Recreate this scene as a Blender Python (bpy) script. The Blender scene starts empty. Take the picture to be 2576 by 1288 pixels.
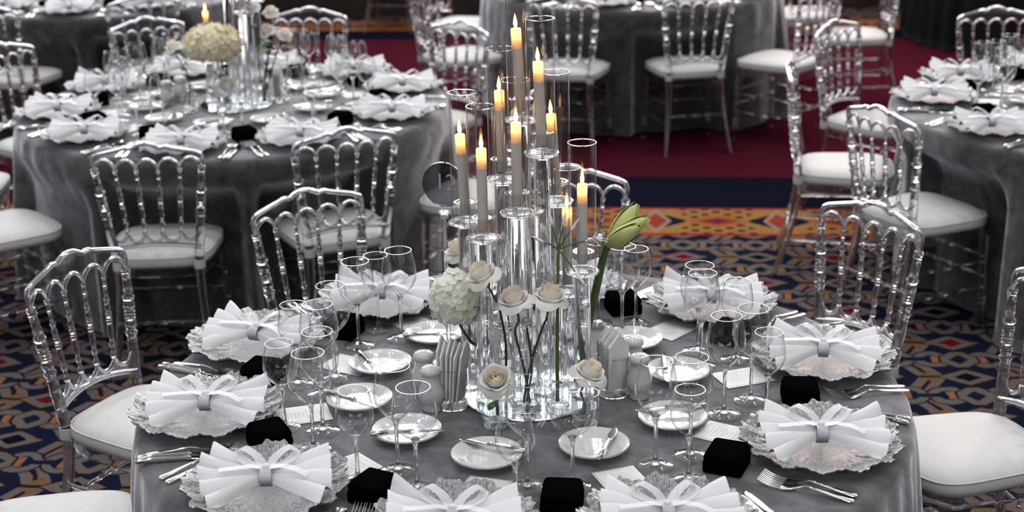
import bpy, math, random
from mathutils import Vector, Matrix
random.seed(12)
PI = math.pi
SC = bpy.context.scene
COL = SC.collection

# ------------------------------------------------------------------ camera
cam_d = bpy.data.cameras.new('camera'); cam = bpy.data.objects.new('camera', cam_d); COL.objects.link(cam)
cam_d.sensor_width = 36.0
cam_d.lens = 3903.0 / 2576.0 * 36.0
cam.location = (0, 0, 2.243)
cam.rotation_euler = (Matrix.Rotation(PI/2 - 0.32918, 3, 'X') @ Matrix.Rotation(-0.01938, 3, 'Z')).to_euler()
cam_d.clip_start = 0.05; cam_d.clip_end = 60
cam_d.dof.use_dof = True; cam_d.dof.focus_distance = 3.52; cam_d.dof.aperture_fstop = 3.6
SC.camera = cam

# ------------------------------------------------------------------ world, exposure, render paths
w = bpy.data.worlds.new('world'); SC.world = w; w.use_nodes = True
w.node_tree.nodes['Background'].inputs[0].default_value = (0.5, 0.53, 0.6, 1)
w.node_tree.nodes['Background'].inputs[1].default_value = 0.04
vs = SC.view_settings; vs.view_transform = 'Standard'; vs.look = 'None'; vs.exposure = -0.02; vs.gamma = 1.0
vs.use_curve_mapping = False
cy = SC.cycles
cy.max_bounces = 15; cy.diffuse_bounces = 3; cy.glossy_bounces = 6; cy.transmission_bounces = 13
cy.transparent_max_bounces = 24
cy.caustics_reflective = False; cy.caustics_refractive = False; cy.blur_glossy = 0.3
cy.sample_clamp_indirect = 6.0
cy.use_denoising = True

# ------------------------------------------------------------------ lamps of the hall
def area(name, loc, size, power, col, target=None, sizey=None, shape='DISK'):
    d = bpy.data.lights.new(name, 'AREA'); d.shape = shape; d.size = size
    if sizey: d.size_y = sizey
    d.energy = power; d.color = col
    o = bpy.data.objects.new(name, d); COL.objects.link(o); o.location = loc
    if target is not None:
        o.rotation_euler = (Vector(target) - Vector(loc)).to_track_quat('-Z', 'Y').to_euler()
    return o
# tall windows high in the far wall: the main light, from behind the tables
for x in (-4.6, -1.55, 1.55, 4.6):
    area('window_daylight', (x, 12.55, 4.3), 2.5, 175, (0.97, 0.98, 1.0), (x * .8, 0, 2.6), 3.6, 'RECTANGLE')
# cooler daylight from the windows in the left wall
for y in (1.5, 6.0):
    area('window_daylight', (-6.45, y, 3.2), 2.2, 45, (0.60, 0.80, 1.0), (0, y, 0.9), 3.0, 'RECTANGLE')
# softer daylight from the windows behind the viewer
for x in (-3.2, 3.2):
    area('window_daylight', (x, -3.4, 3.4), 4.0, 115, (0.95, 0.97, 1.0), (x * .6, 6, 0.9), 3.0, 'RECTANGLE')
# ceiling downlights
for x in (-4.4, -2.2, 0.0, 2.2, 4.4):
    for y in (-0.6, 1.6, 3.8, 6.0, 8.2, 10.4):
        o = area('ceiling_downlight', (x, y, 6.50), 0.16, 15.0, (1.0, 0.985, 0.985)); o.data.spread = math.radians(110)
# warm lamps at the far right
for x, z in ((1.6, 2.7), (3.4, 3.0), (5.4, 2.6)):
    area('warm_lamp', (x, 12.3, z), 0.45, 22, (1.0, 0.45, 0.18), (x * .3, 3, 0.8))

# ------------------------------------------------------------------ node helpers
class V:
    """scalar math on shader sockets"""
    def __init__(s, nt, sock): s.nt = nt; s.k = sock
    def _m(s, op, o=None, o2=None):
        n = s.nt.nodes.new('ShaderNodeMath'); n.operation = op
        s.nt.links.new(s.k, n.inputs[0])
        for i, q in ((1, o), (2, o2)):
            if q is None: continue
            if isinstance(q, V): s.nt.links.new(q.k, n.inputs[i])
            else: n.inputs[i].default_value = q
        return V(s.nt, n.outputs[0])
    def __add__(s, o): return s._m('ADD', o)
    def __sub__(s, o): return s._m('SUBTRACT', o)
    def __mul__(s, o): return s._m('MULTIPLY', o)
    def __truediv__(s, o): return s._m('DIVIDE', o)
    def abs(s): return s._m('ABSOLUTE')
    def lt(s, o): return s._m('LESS_THAN', o)
    def gt(s, o): return s._m('GREATER_THAN', o)
    def mx(s, o): return s._m('MAXIMUM', o)
    def mn(s, o): return s._m('MINIMUM', o)
    def round(s): return s._m('ROUND')
    def floor(s): return s._m('FLOOR')
    def fract(s): return s._m('FRACT')
    def sin(s): return s._m('SINE')
    def sqrt(s): return s._m('SQRT')
    def pow(s, o): return s._m('POWER', o)
    def mod(s, o): return s._m('FLOORED_MODULO', o)
    def smooth(s, a, b):
        n = s.nt.nodes.new('ShaderNodeMapRange'); n.interpolation_type = 'SMOOTHSTEP'
        s.nt.links.new(s.k, n.inputs[0]); n.inputs[1].default_value = a; n.inputs[2].default_value = b
        return V(s.nt, n.outputs[0])

def mixc(nt, fac, a, b):
    n = nt.nodes.new('ShaderNodeMix'); n.data_type = 'RGBA'
    if isinstance(fac, V): nt.links.new(fac.k, n.inputs[0])
    else: n.inputs[0].default_value = fac
    for i, q in ((6, a), (7, b)):
        if isinstance(q, tuple): n.inputs[i].default_value = (*q, 1)
        else: nt.links.new(q, n.inputs[i])
    return n.outputs[2]

def newmat(name):
    m = bpy.data.materials.new(name); m.use_nodes = True
    nt = m.node_tree; nt.nodes.clear()
    out = nt.nodes.new('ShaderNodeOutputMaterial')
    return m, nt, out

def principled(name, col, rough=0.5, metal=0.0, noise=0.0, nscale=20, bump=0.0, bscale=200, sheen=0.0, trans=0.0, ior=1.45, spec=0.5, coat=0.0):
    m, nt, out = newmat(name)
    b = nt.nodes.new('ShaderNodeBsdfPrincipled'); nt.links.new(b.outputs[0], out.inputs[0])
    b.inputs['Base Color'].default_value = (*col, 1)
    b.inputs['Roughness'].default_value = rough; b.inputs['Metallic'].default_value = metal
    b.inputs['IOR'].default_value = ior
    b.inputs['Specular IOR Level'].default_value = spec
    b.inputs['Sheen Weight'].default_value = sheen
    b.inputs['Sheen Roughness'].default_value = 0.35
    b.inputs['Transmission Weight'].default_value = trans
    b.inputs['Coat Weight'].default_value = coat
    tc = nt.nodes.new('ShaderNodeTexCoord')
    if noise > 0:
        t = nt.nodes.new('ShaderNodeTexNoise'); t.inputs['Scale'].default_value = nscale; t.inputs['Detail'].default_value = 4
        nt.links.new(tc.outputs['Object'], t.inputs[0])
        c = mixc(nt, V(nt, t.outputs[0]), tuple(x * (1 - noise) for x in col), tuple(min(1, x * (1 + noise)) for x in col))
        nt.links.new(c, b.inputs['Base Color'])
    if bump > 0:
        t = nt.nodes.new('ShaderNodeTexNoise'); t.inputs['Scale'].default_value = bscale; t.inputs['Detail'].default_value = 3
        nt.links.new(tc.outputs['Object'], t.inputs[0])
        bp = nt.nodes.new('ShaderNodeBump'); bp.inputs['Strength'].default_value = bump; bp.inputs['Distance'].default_value = 0.002
        nt.links.new(t.outputs[0], bp.inputs['Height']); nt.links.new(bp.outputs[0], b.inputs['Normal'])
    return m

def thin_glass(name, tint=(0.97, 0.98, 0.98), edge=(0.62, 0.63, 0.65), base=0.05, k=0.85, power=3.2, rough=0.015):
    """a thin blown wall: clear face-on, reflective and slightly darker at grazing angles"""
    m, nt, out = newmat(name)
    lw = nt.nodes.new('ShaderNodeLayerWeight'); lw.inputs[0].default_value = 0.5
    fac = V(nt, lw.outputs['Facing'])
    tr = nt.nodes.new('ShaderNodeBsdfTransparent')
    nt.links.new(mixc(nt, fac.pow(4.0), tint, edge), tr.inputs[0])
    gl = nt.nodes.new('ShaderNodeBsdfGlossy'); gl.inputs['Roughness'].default_value = rough
    gl.inputs[0].default_value = (1, 1, 1, 1)
    mx = nt.nodes.new('ShaderNodeMixShader')
    nt.links.new((fac.pow(power) * k + base).k, mx.inputs[0])
    nt.links.new(tr.outputs[0], mx.inputs[1]); nt.links.new(gl.outputs[0], mx.inputs[2])
    nt.links.new(mx.outputs[0], out.inputs[0])
    return m

def solid_glass(name, col=(1, 1, 1), rough=0.0, ior=1.49, clear=0.2):
    m, nt, out = newmat(name)
    g = nt.nodes.new('ShaderNodeBsdfGlass'); g.inputs['Color'].default_value = (*col, 1)
    g.inputs['Roughness'].default_value = rough; g.inputs['IOR'].default_value = ior
    t = nt.nodes.new('ShaderNodeBsdfTransparent'); t.inputs[0].default_value = (*[c * .97 for c in col], 1)
    mx = nt.nodes.new('ShaderNodeMixShader'); mx.inputs[0].default_value = 1.0 - clear
    nt.links.new(t.outputs[0], mx.inputs[1]); nt.links.new(g.outputs[0], mx.inputs[2])
    nt.links.new(mx.outputs[0], out.inputs[0])
    return m

# ------------------------------------------------------------------ materials
M = {}
M['acrylic'] = solid_glass('clear_acrylic', (0.97, 0.97, 0.985), 0.008, 1.49, 0.10)
M['crystal'] = solid_glass('crystal_glass', (0.99, 0.99, 1.0), 0.0, 1.5)
M['glass'] = thin_glass('blown_glass')
M['rim'] = solid_glass('glass_rim', (1, 1, 1), 0.0, 1.5)
M['panel'] = thin_glass('acrylic_panel', (0.90, 0.90, 0.92), (0.6, 0.6, 0.63), 0.07, 0.8, 3.0, 0.05)
M['water'] = thin_glass('vase_water', (0.95, 0.97, 0.97), (0.75, 0.78, 0.78), 0.04, 0.5, 4.0, 0.0)
M['frost'] = principled('frosted_cuff', (0.78, 0.77, 0.80), 0.45, trans=0.35)
M['cushion'] = principled('white_leatherette', (0.52, 0.52, 0.515), 0.55, bump=0.15, bscale=60)
M['piping'] = principled('cushion_piping', (0.62, 0.60, 0.62), 0.6)
M['napkin'] = principled('white_linen', (0.68, 0.68, 0.70), 0.8, bump=0.12, bscale=500)
M['porcelain'] = principled('white_porcelain', (0.52, 0.52, 0.53), 0.12, coat=0.4)
M['steel'] = principled('polished_steel', (0.82, 0.80, 0.78), 0.12, 1.0)
M['mirror'] = principled('mirror_plate', (0.85, 0.88, 0.9), 0.02, 1.0)
M['velvet_black'] = principled('black_velvet', (0.002, 0.002, 0.0025), 0.95, spec=0.0)
M['wax'] = principled('ivory_wax', (0.66, 0.60, 0.55), 0.5, noise=0.04, nscale=60)
M['wick'] = principled('candle_wick', (0.05, 0.04, 0.03), 0.9)
M['stem'] = principled('green_stem', (0.07, 0.13, 0.03), 0.5, noise=0.3, nscale=40)
M['stem_dark'] = principled('dark_green_stem', (0.035, 0.06, 0.02), 0.5, noise=0.3, nscale=40)
M['leaf'] = principled('green_leaf', (0.06, 0.14, 0.03), 0.45, noise=0.3, nscale=30)
M['bud'] = principled('pale_green_bud', (0.50, 0.55, 0.20), 0.5, noise=0.25, nscale=30)
M['nerine'] = principled('white_nerine_petal', (0.85, 0.85, 0.88), 0.6)
M['paper'] = principled('white_paper', (0.80, 0.78, 0.77), 0.8)
M['hole'] = principled('dark_hole', (0.02, 0.02, 0.02), 0.8)
M['digit'] = principled('grey_print', (0.42, 0.40, 0.39), 0.6)
M['silver_print'] = principled('silver_lettering', (0.35, 0.35, 0.36), 0.4)
M['wood'] = principled('dark_table_wood', (0.10, 0.06, 0.04), 0.5)

def petal_mat(name, a, b, tl=0.40):
    m, nt, out = newmat(name)
    p = nt.nodes.new('ShaderNodeBsdfPrincipled'); p.inputs['Roughness'].default_value = 0.6
    t = nt.nodes.new('ShaderNodeBsdfTranslucent')
    tc = nt.nodes.new('ShaderNodeTexCoord'); n = nt.nodes.new('ShaderNodeTexNoise'); n.inputs['Scale'].default_value = 35
    nt.links.new(tc.outputs['Object'], n.inputs[0])
    c = mixc(nt, V(nt, n.outputs[0]).smooth(0.35, 0.65), a, b)
    nt.links.new(c, p.inputs['Base Color']); nt.links.new(c, t.inputs[0])
    mx = nt.nodes.new('ShaderNodeMixShader'); mx.inputs[0].default_value = tl
    nt.links.new(p.outputs[0], mx.inputs[1]); nt.links.new(t.outputs[0], mx.inputs[2]); nt.links.new(mx.outputs[0], out.inputs[0])
    return m
M['petal'] = petal_mat('white_rose_petal', (0.92, 0.88, 0.83), (0.92, 0.91, 0.88))
M['petal_in'] = petal_mat('cream_inner_petal', (0.94, 0.85, 0.70), (0.94, 0.89, 0.80))
M['floret'] = petal_mat('hydrangea_floret', (0.95, 0.95, 0.84), (0.97, 0.97, 0.94), 0.5)
M['floret_cream'] = petal_mat('cream_hydrangea_floret', (0.90, 0.84, 0.58), (0.95, 0.90, 0.78))

def organza():
    m, nt, out = newmat('organza_ribbon')
    d = nt.nodes.new('ShaderNodeBsdfPrincipled'); d.inputs['Base Color'].default_value = (0.85, 0.86, 0.9, 1); d.inputs['Roughness'].default_value = 0.35
    t = nt.nodes.new('ShaderNodeBsdfTransparent'); mx = nt.nodes.new('ShaderNodeMixShader'); mx.inputs[0].default_value = 0.5
    nt.links.new(t.outputs[0], mx.inputs[1]); nt.links.new(d.outputs[0], mx.inputs[2]); nt.links.new(mx.outputs[0], out.inputs[0])
    return m
M['organza'] = organza()
def glitter():
    m = principled('silver_glitter_band', (0.50, 0.49, 0.54), 0.35, 0.6, bump=0.8, bscale=900)
    return m
M['glitter'] = glitter()

def flame_mat():
    m, nt, out = newmat('candle_flame'); e = nt.nodes.new('ShaderNodeEmission')
    tc = nt.nodes.new('ShaderNodeTexCoord'); sp = nt.nodes.new('ShaderNodeSeparateXYZ'); nt.links.new(tc.outputs['Generated'], sp.inputs[0])
    c = mixc(nt, V(nt, sp.outputs[2]).smooth(0.15, 0.9), (1.0, 0.72, 0.30), (1.0, 0.40, 0.08))
    nt.links.new(c, e.inputs[0]); e.inputs[1].default_value = 7.0
    nt.links.new(e.outputs[0], out.inputs[0]); return m
M['flame'] = flame_mat()
def lit_wax():
    m, nt, out = newmat('lit_hollow_wax')
    d = nt.nodes.new('ShaderNodeBsdfDiffuse'); d.inputs[0].default_value = (0.78, 0.70, 0.60, 1)
    t = nt.nodes.new('ShaderNodeBsdfTranslucent'); t.inputs[0].default_value = (1.0, 0.70, 0.36, 1)
    mx = nt.nodes.new('ShaderNodeMixShader'); mx.inputs[0].default_value = 0.45
    nt.links.new(d.outputs[0], mx.inputs[1]); nt.links.new(t.outputs[0], mx.inputs[2]); nt.links.new(mx.outputs[0], out.inputs[0]); return m
M['lit_wax'] = lit_wax()

def velvet_cloth():
    m, nt, out = newmat('grey_velvet')
    b = nt.nodes.new('ShaderNodeBsdfPrincipled'); nt.links.new(b.outputs[0], out.inputs[0])
    tc = nt.nodes.new('ShaderNodeTexCoord')
    n = nt.nodes.new('ShaderNodeTexNoise'); n.inputs['Scale'].default_value = 9; n.inputs['Detail'].default_value = 7; n.inputs['Roughness'].default_value = 0.65; n.inputs['Distortion'].default_value = 1.2
    nt.links.new(tc.outputs['Object'], n.inputs[0])
    c = mixc(nt, V(nt, n.outputs[0]).smooth(0.3, 0.7), (0.038, 0.037, 0.040), (0.082, 0.080, 0.084))
    nt.links.new(c, b.inputs['Base Color'])
    b.inputs['Roughness'].default_value = 0.8; b.inputs['Specular IOR Level'].default_value = 0.15
    nt.links.new((V(nt, n.outputs[0]).smooth(0.32, 0.66) * 0.5 + 0.62).k, b.inputs['Sheen Weight']); b.inputs['Sheen Roughness'].default_value = 0.45
    b.inputs['Sheen Tint'].default_value = (0.93, 0.93, 1.0, 1)
    n2 = nt.nodes.new('ShaderNodeTexNoise'); n2.inputs['Scale'].default_value = 220
    nt.links.new(tc.outputs['Object'], n2.inputs[0])
    bp = nt.nodes.new('ShaderNodeBump'); bp.inputs['Strength'].default_value = 0.15; bp.inputs['Distance'].default_value = 0.002
    nt.links.new(n2.outputs[0], bp.inputs['Height']); nt.links.new(bp.outputs[0], b.inputs['Normal'])
    return m
M['velvet'] = velvet_cloth()

def charger_mat():
    m, nt, out = newmat('silver_ribbed_glass')
    b = nt.nodes.new('ShaderNodeBsdfPrincipled'); nt.links.new(b.outputs[0], out.inputs[0])
    b.inputs['Base Color'].default_value = (0.66, 0.66, 0.67, 1); b.inputs['Metallic'].default_value = 0.8; b.inputs['Roughness'].default_value = 0.30
    tc = nt.nodes.new('ShaderNodeTexCoord'); sp = nt.nodes.new('ShaderNodeSeparateXYZ'); nt.links.new(tc.outputs['Object'], sp.inputs[0])
    x, y = V(nt, sp.outputs[0]), V(nt, sp.outputs[1])
    ang = y._m('ARCTAN2', x); r = (x * x + y * y).sqrt()
    cb = nt.nodes.new('ShaderNodeCombineXYZ'); nt.links.new((ang * 46.0).k, cb.inputs[0]); nt.links.new((r * 90.0).k, cb.inputs[1])
    n = nt.nodes.new('ShaderNodeTexNoise'); n.inputs['Scale'].default_value = 1.3; n.inputs['Detail'].default_value = 3; n.inputs['Distortion'].default_value = 0.6
    nt.links.new(cb.outputs[0], n.inputs[0])
    nt.links.new(mixc(nt, V(nt, n.outputs[0]).smooth(.30, .62), (.26, .26, .27), (.68, .68, .70)), b.inputs['Base Color'])
    bp = nt.nodes.new('ShaderNodeBump'); bp.inputs['Strength'].default_value = 1.0; bp.inputs['Distance'].default_value = 0.012
    nt.links.new(n.outputs[0], bp.inputs['Height']); nt.links.new(bp.outputs[0], b.inputs['Normal'])
    return m
M['charger'] = charger_mat()

def card_mat():
    m, nt, out = newmat('printed_menu_card')
    b = nt.nodes.new('ShaderNodeBsdfPrincipled'); nt.links.new(b.outputs[0], out.inputs[0]); b.inputs['Roughness'].default_value = 0.45
    tc = nt.nodes.new('ShaderNodeTexCoord'); sp = nt.nodes.new('ShaderNodeSeparateXYZ'); nt.links.new(tc.outputs['Object'], sp.inputs[0])
    x, y = V(nt, sp.outputs[0]), V(nt, sp.outputs[1])
    line = (y * 110.0).fract().lt(0.42)
    row = (y * 110.0).floor()
    half = ((row * 12.9898).sin() * 43.7).fract() * 0.016 + 0.012
    n = nt.nodes.new('ShaderNodeTexNoise'); n.inputs['Scale'].default_value = 420
    nt.links.new(tc.outputs['Object'], n.inputs[0])
    txt = line * x.abs().lt(half) * y.abs().lt(0.042) * V(nt, n.outputs[0]).gt(0.44)
    nt.links.new(mixc(nt, txt * 0.55, (0.55, 0.55, 0.55), (0.22, 0.22, 0.23)), b.inputs['Base Color'])
    return m
M['card'] = card_mat()
M['card_edge'] = principled('silver_card_border', (0.50, 0.50, 0.52), 0.4, 0.3)

def carpet():
    m, nt, out = newmat('patterned_hotel_carpet')
    b = nt.nodes.new('ShaderNodeBsdfPrincipled'); nt.links.new(b.outputs[0], out.inputs[0])
    b.inputs['Roughness'].default_value = 0.95; b.inputs['Specular IOR Level'].default_value = 0.0
    g = nt.nodes.new('ShaderNodeNewGeometry'); sp = nt.nodes.new('ShaderNodeSeparateXYZ'); nt.links.new(g.outputs['Position'], sp.inputs[0])
    X, Y = V(nt, sp.outputs[0]) - 0.777, V(nt, sp.outputs[1]) - 6.675
    a = X * 0.9962 - Y * 0.0872          # metres along the border
    d = X * 0.0872 + Y * 0.9962          # metres across it
    p = 0.3275
    # a little hand-drawn wobble of the weave
    n = nt.nodes.new('ShaderNodeTexNoise'); n.inputs['Scale'].default_value = 14; nt.links.new(g.outputs['Position'], n.inputs[0])
    wob = (V(nt, n.outputs[0]) - 0.5) * 0.07
    u, v = a / p + wob, d / p + wob
    navy, grey, peach, gold = (0.008, 0.010, 0.022), (0.098, 0.093, 0.090), (0.130, 0.082, 0.060), (0.135, 0.077, 0.032)
    red, black, orange = (0.11, 0.005, 0.011), (0.004, 0.005, 0.009), (0.20, 0.095, 0.045)
    iu = u.round(); fu = u - iu; fv = v - v.round(); fv2 = v - 0.5; fv2 = fv2 - fv2.round()
    au, av, av2 = fu.abs(), fv.abs(), fv2.abs()
    # zigzag lattice between the columns
    tri = (fv.abs() - 0.25) * 4.0                               # -1 .. 1
    par = (iu + v.floor()).mod(2.0)
    su = (u - 0.5); su = su - su.round()                         # distance from the mid line
    zz = (su - tri * 0.13).abs()
    c = mixc(nt, zz.lt(0.15), navy, grey)
    c = mixc(nt, zz.lt(0.095), c, peach)
    c = mixc(nt, zz.lt(0.028), c, navy)
    # gold leaves on the mid line
    leaf = ((su + 0.12).abs() * 1.0 + (fv * 1.3).abs()).lt(0.20)
    leaf2 = ((su - 0.12).abs() * 1.0 + (fv2 * 1.3).abs()).lt(0.20)
    vein = ((fv.abs() * 34.0).sin()).gt(-0.3)
    c = mixc(nt, leaf.mx(leaf2), c, gold)
    c = mixc(nt, leaf.mx(leaf2) * vein.lt(0.5), c, navy)
    # scrolls either side of the octagon
    du = au - 0.29; rr = (du * du + fv * fv * 0.9).sqrt()
    c = mixc(nt, rr.lt(0.235), c, navy)
    c = mixc(nt, rr.gt(0.115) * rr.lt(0.21) * av.gt(0.05), c, grey)
    c = mixc(nt, rr.gt(0.165) * rr.lt(0.185) * av.gt(0.06), c, peach)
    c = mixc(nt, (au - 0.27).abs().lt(0.04) * av.lt(0.10), c, orange)
    # octagon with navy diamond
    oc = (au / 0.11 + av / 0.125)
    oct_ = au.mx(av * 0.92).mx((au + av) * 0.72)
    c = mixc(nt, oct_.lt(0.225), c, navy)
    c = mixc(nt, oct_.lt(0.20), c, peach)
    c = mixc(nt, oct_.lt(0.165), c, grey)
    c = mixc(nt, oc.lt(1.0), c, navy)
    # long diamonds between octagons, red and black in turn
    hx = au / 0.32 + av2 / 0.21
    c = mixc(nt, hx.lt(1.12), c, navy)
    c = mixc(nt, hx.lt(1.0), c, peach)
    c = mixc(nt, hx.lt(0.78), c, grey)
    dd = au / 0.155 + av2 / 0.115
    c = mixc(nt, dd.lt(1.0), c, mixc(nt, par, black, red))
    field = c
    # border
    q = a + 0.12; e = 0.58
    s = q / e; s = s - s.round(); s = s * e                      # -.29 .. .29
    tb = d - 0.36                                                # centre line of border 1
    tb2 = d - 5.44
    tb = mixv(nt, d.gt(3.0), tb, tb2)
    as_, at_ = s.abs(), tb.abs()
    bc = mixc(nt, ((as_ * 60.0).sin() * (at_ * 75.0).sin()).gt(0.35), (0.24, 0.12, 0.035), navy)
    bc = mixc(nt, (as_ / 0.19 + at_ / 0.30).lt(1.0), bc, (0.24, 0.12, 0.04))
    bc = mixc(nt, (as_ / 0.16 + at_ / 0.13).lt(1.0), bc, navy)
    bc = mixc(nt, (as_ / 0.075 + at_ / 0.19).lt(1.0), bc, (0.22, 0.15, 0.11))
    bc = mixc(nt, (as_ / 0.055 + at_ / 0.12).lt(1.0), bc, (0.20, 0.035, 0.02))
    s2 = (as_ - 0.29).abs()
    bc = mixc(nt, (s2 / 0.16 + at_ / 0.10).lt(1.0), bc, (0.24, 0.085, 0.025))
    bc = mixc(nt, (s2 / 0.10 + at_ / 0.055).lt(1.0), bc, (0.16, 0.02, 0.014))
    bc = mixc(nt, (s2 / 0.03 + at_ / 0.04).lt(1.0), bc, (0.05, 0.02, 0.05))
    bc = mixc(nt, at_.gt(0.190), bc, (0.22, 0.012, 0.014))
    inb = at_.lt(0.214)
    c = mixc(nt, d.gt(0.146) * d.lt(5.65), field, (0.005, 0.006, 0.014))
    c = mixc(nt, d.gt(1.12) * d.lt(4.87), c, (0.055, 0.0065, 0.014))
    c = mixc(nt, inb, c, bc)
    # yarn
    n2 = nt.nodes.new('ShaderNodeTexNoise'); n2.inputs['Scale'].default_value = 260; nt.links.new(g.outputs['Position'], n2.inputs[0])
    c = mixc(nt, V(nt, n2.outputs[0]).smooth(0.3, 0.9) * 0.35, c, (0.006, 0.006, 0.008))
    nt.links.new(c, b.inputs['Base Color'])
    bp = nt.nodes.new('ShaderNodeBump'); bp.inputs['Strength'].default_value = 0.4; bp.inputs['Distance'].default_value = 0.004
    nt.links.new(n2.outputs[0], bp.inputs['Height']); nt.links.new(bp.outputs[0], b.inputs['Normal'])
    return m
def mixv(nt, f, a, b):
    return a + (b - a) * f
M['carpet'] = carpet()
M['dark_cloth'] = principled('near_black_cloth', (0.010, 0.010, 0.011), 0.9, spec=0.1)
M['plaster'] = principled('wall_plaster', (0.28, 0.27, 0.27), 0.9, noise=0.1, nscale=3)
M['ceil'] = principled('ceiling_plaster', (0.60, 0.60, 0.60), 0.9)
M['curtain'] = principled('dark_brown_curtain', (0.030, 0.020, 0.016), 0.8, noise=0.4, nscale=3)
M['panelwood'] = principled('brown_wall_wood', (0.09, 0.04, 0.02), 0.4, noise=0.3, nscale=8)

# ------------------------------------------------------------------ mesh builder
class MB:
    def __init__(s): s.v = []; s.f = []
    def add(s, verts, faces, mat=None):
        o = len(s.v)
        s.v += [tuple(mat @ Vector(p)) if mat is not None else tuple(p) for p in verts]
        s.f += [tuple(i + o for i in f) for f in faces]
        return s
    def lathe(s, prof, seg=20, mat=None, close=False):
        """prof: list of (r, z)"""
        vs, fs = [], []
        n = len(prof)
        ring = []
        for r, z in prof:
            if r < 1e-6: ring.append([len(vs)]); vs.append((0, 0, z))
            else:
                ring.append(list(range(len(vs), len(vs) + seg)))
                vs += [(r * math.cos(2*PI*k/seg), r * math.sin(2*PI*k/seg), z) for k in range(seg)]
        pairs = [(i, i+1) for i in range(n-1)] + ([(n-1, 0)] if close else [])
        for i, j in pairs:
            A, B = ring[i], ring[j]
            for k in range(seg):
                a, b2 = A[k % len(A)], A[(k+1) % seg % len(A)]
                c, d = B[(k+1) % seg % len(B)], B[k % len(B)]
                if len(A) == 1 and len(B) == 1: continue
                if len(A) == 1: fs.append((a, c, d))
                elif len(B) == 1: fs.append((a, b2, c))
                else: fs.append((a, b2, c, d))
        return s.add(vs, fs, mat)
    def turned(s, p0, p1, prof, seg=12, cap=True):
        """prof (t, r) along the segment p0..p1"""
        p0, p1 = Vector(p0), Vector(p1); ax = p1 - p0; L = ax.length
        q = Vector((0, 0, 1)).rotation_difference(ax.normalized()).to_matrix().to_4x4()
        pr = [(r, t * L) for t, r in prof]
        if cap: pr = [(0, pr[0][1])] + pr + [(0, pr[-1][1])]
        return s.lathe(pr, seg, Matrix.Translation(p0) @ q)
    def tube(s, pts, rad, seg=8, closed=False, cap=True):
        pts = [Vector(p) for p in pts]; n = len(pts)
        R = rad if isinstance(rad, (list, tuple)) else [rad] * n
        vs, fs = [], []
        up = None
        for i, p in enumerate(pts):
            if closed: t = pts[(i+1) % n] - pts[i-1]
            else: t = pts[min(i+1, n-1)] - pts[max(i-1, 0)]
            t.normalize()
            if up is None:
                up = Vector((0, 0, 1)) if abs(t.z) < 0.9 else Vector((1, 0, 0))
            x = t.cross(up)
            if x.length < 1e-5: x = t.cross(Vector((0, 1, 0.3)))
            x.normalize(); y = x.cross(t).normalized(); up = y
            vs += [tuple(p + (x * math.cos(2*PI*k/seg) + y * math.sin(2*PI*k/seg)) * R[i]) for k in range(seg)]
        for i in range(n if closed else n-1):
            j = (i+1) % n
            for k in range(seg):
                fs.append((i*seg+k, i*seg+(k+1) % seg, j*seg+(k+1) % seg, j*seg+k))
        if cap and not closed:
            fs.append(tuple(range(seg))[::-1]); fs.append(tuple((n-1)*seg + k for k in range(seg)))
        return s.add(vs, fs)
    def box(s, c, d, mat=None):
        x, y, z = c; a, b, h = d[0]/2, d[1]/2, d[2]/2
        vs = [(x+i*a, y+j*b, z+k*h) for k in (-1, 1) for j in (-1, 1) for i in (-1, 1)]
        return s.add(vs, [(0,2,3,1),(4,5,7,6),(0,1,5,4),(2,6,7,3),(0,4,6,2),(1,3,7,5)], mat)
    def grid(s, fn, nu, nv, mat=None, wrapu=False):
        vs = [tuple(fn(i/nu, j/nv)) for j in range(nv+1) for i in range(nu + (0 if wrapu else 1))]
        w_ = nu if wrapu else nu+1; fs = []
        for j in range(nv):
            for i in range(nu):
                fs.append((j*w_+i, j*w_+(i+1) % w_, (j+1)*w_+(i+1) % w_, (j+1)*w_+i))
        return s.add(vs, fs, mat)
    def slab(s, fn, nu, nv, th, nrm=(0, 1, 0)):
        """a sheet fn(u,v) given thickness th along nrm, closed at the edges"""
        N = Vector(nrm) * th / 2
        A = [Vector(fn(i/nu, j/nv)) for j in range(nv+1) for i in range(nu+1)]
        vs = [tuple(p + N) for p in A] + [tuple(p - N) for p in A]; o = len(A); w_ = nu+1; fs = []
        for j in range(nv):
            for i in range(nu):
                a, b, c, d = j*w_+i, j*w_+i+1, (j+1)*w_+i+1, (j+1)*w_+i
                fs.append((a, b, c, d)); fs.append((d+o, c+o, b+o, a+o))
        for i in range(nu):
            fs.append((i+1, i, i+o, i+1+o)); t = nv*w_; fs.append((t+i, t+i+1, t+i+1+o, t+i+o))
        for j in range(nv):
            fs.append((j*w_, (j+1)*w_, (j+1)*w_+o, j*w_+o)); fs.append(((j+1)*w_+nu, j*w_+nu, j*w_+nu+o, (j+1)*w_+nu+o))
        return s.add(vs, fs)
    def mesh(s, name, mat, smooth=True, angle=40):
        m = bpy.data.meshes.new(name); m.from_pydata(s.v, [], s.f); m.update()
        m.materials.append(M[mat] if isinstance(mat, str) else mat)
        if smooth:
            m.polygons.foreach_set('use_smooth', [True] * len(m.polygons))
            if angle < 180: m.set_sharp_from_angle(angle=math.radians(angle))
        return m

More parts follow.
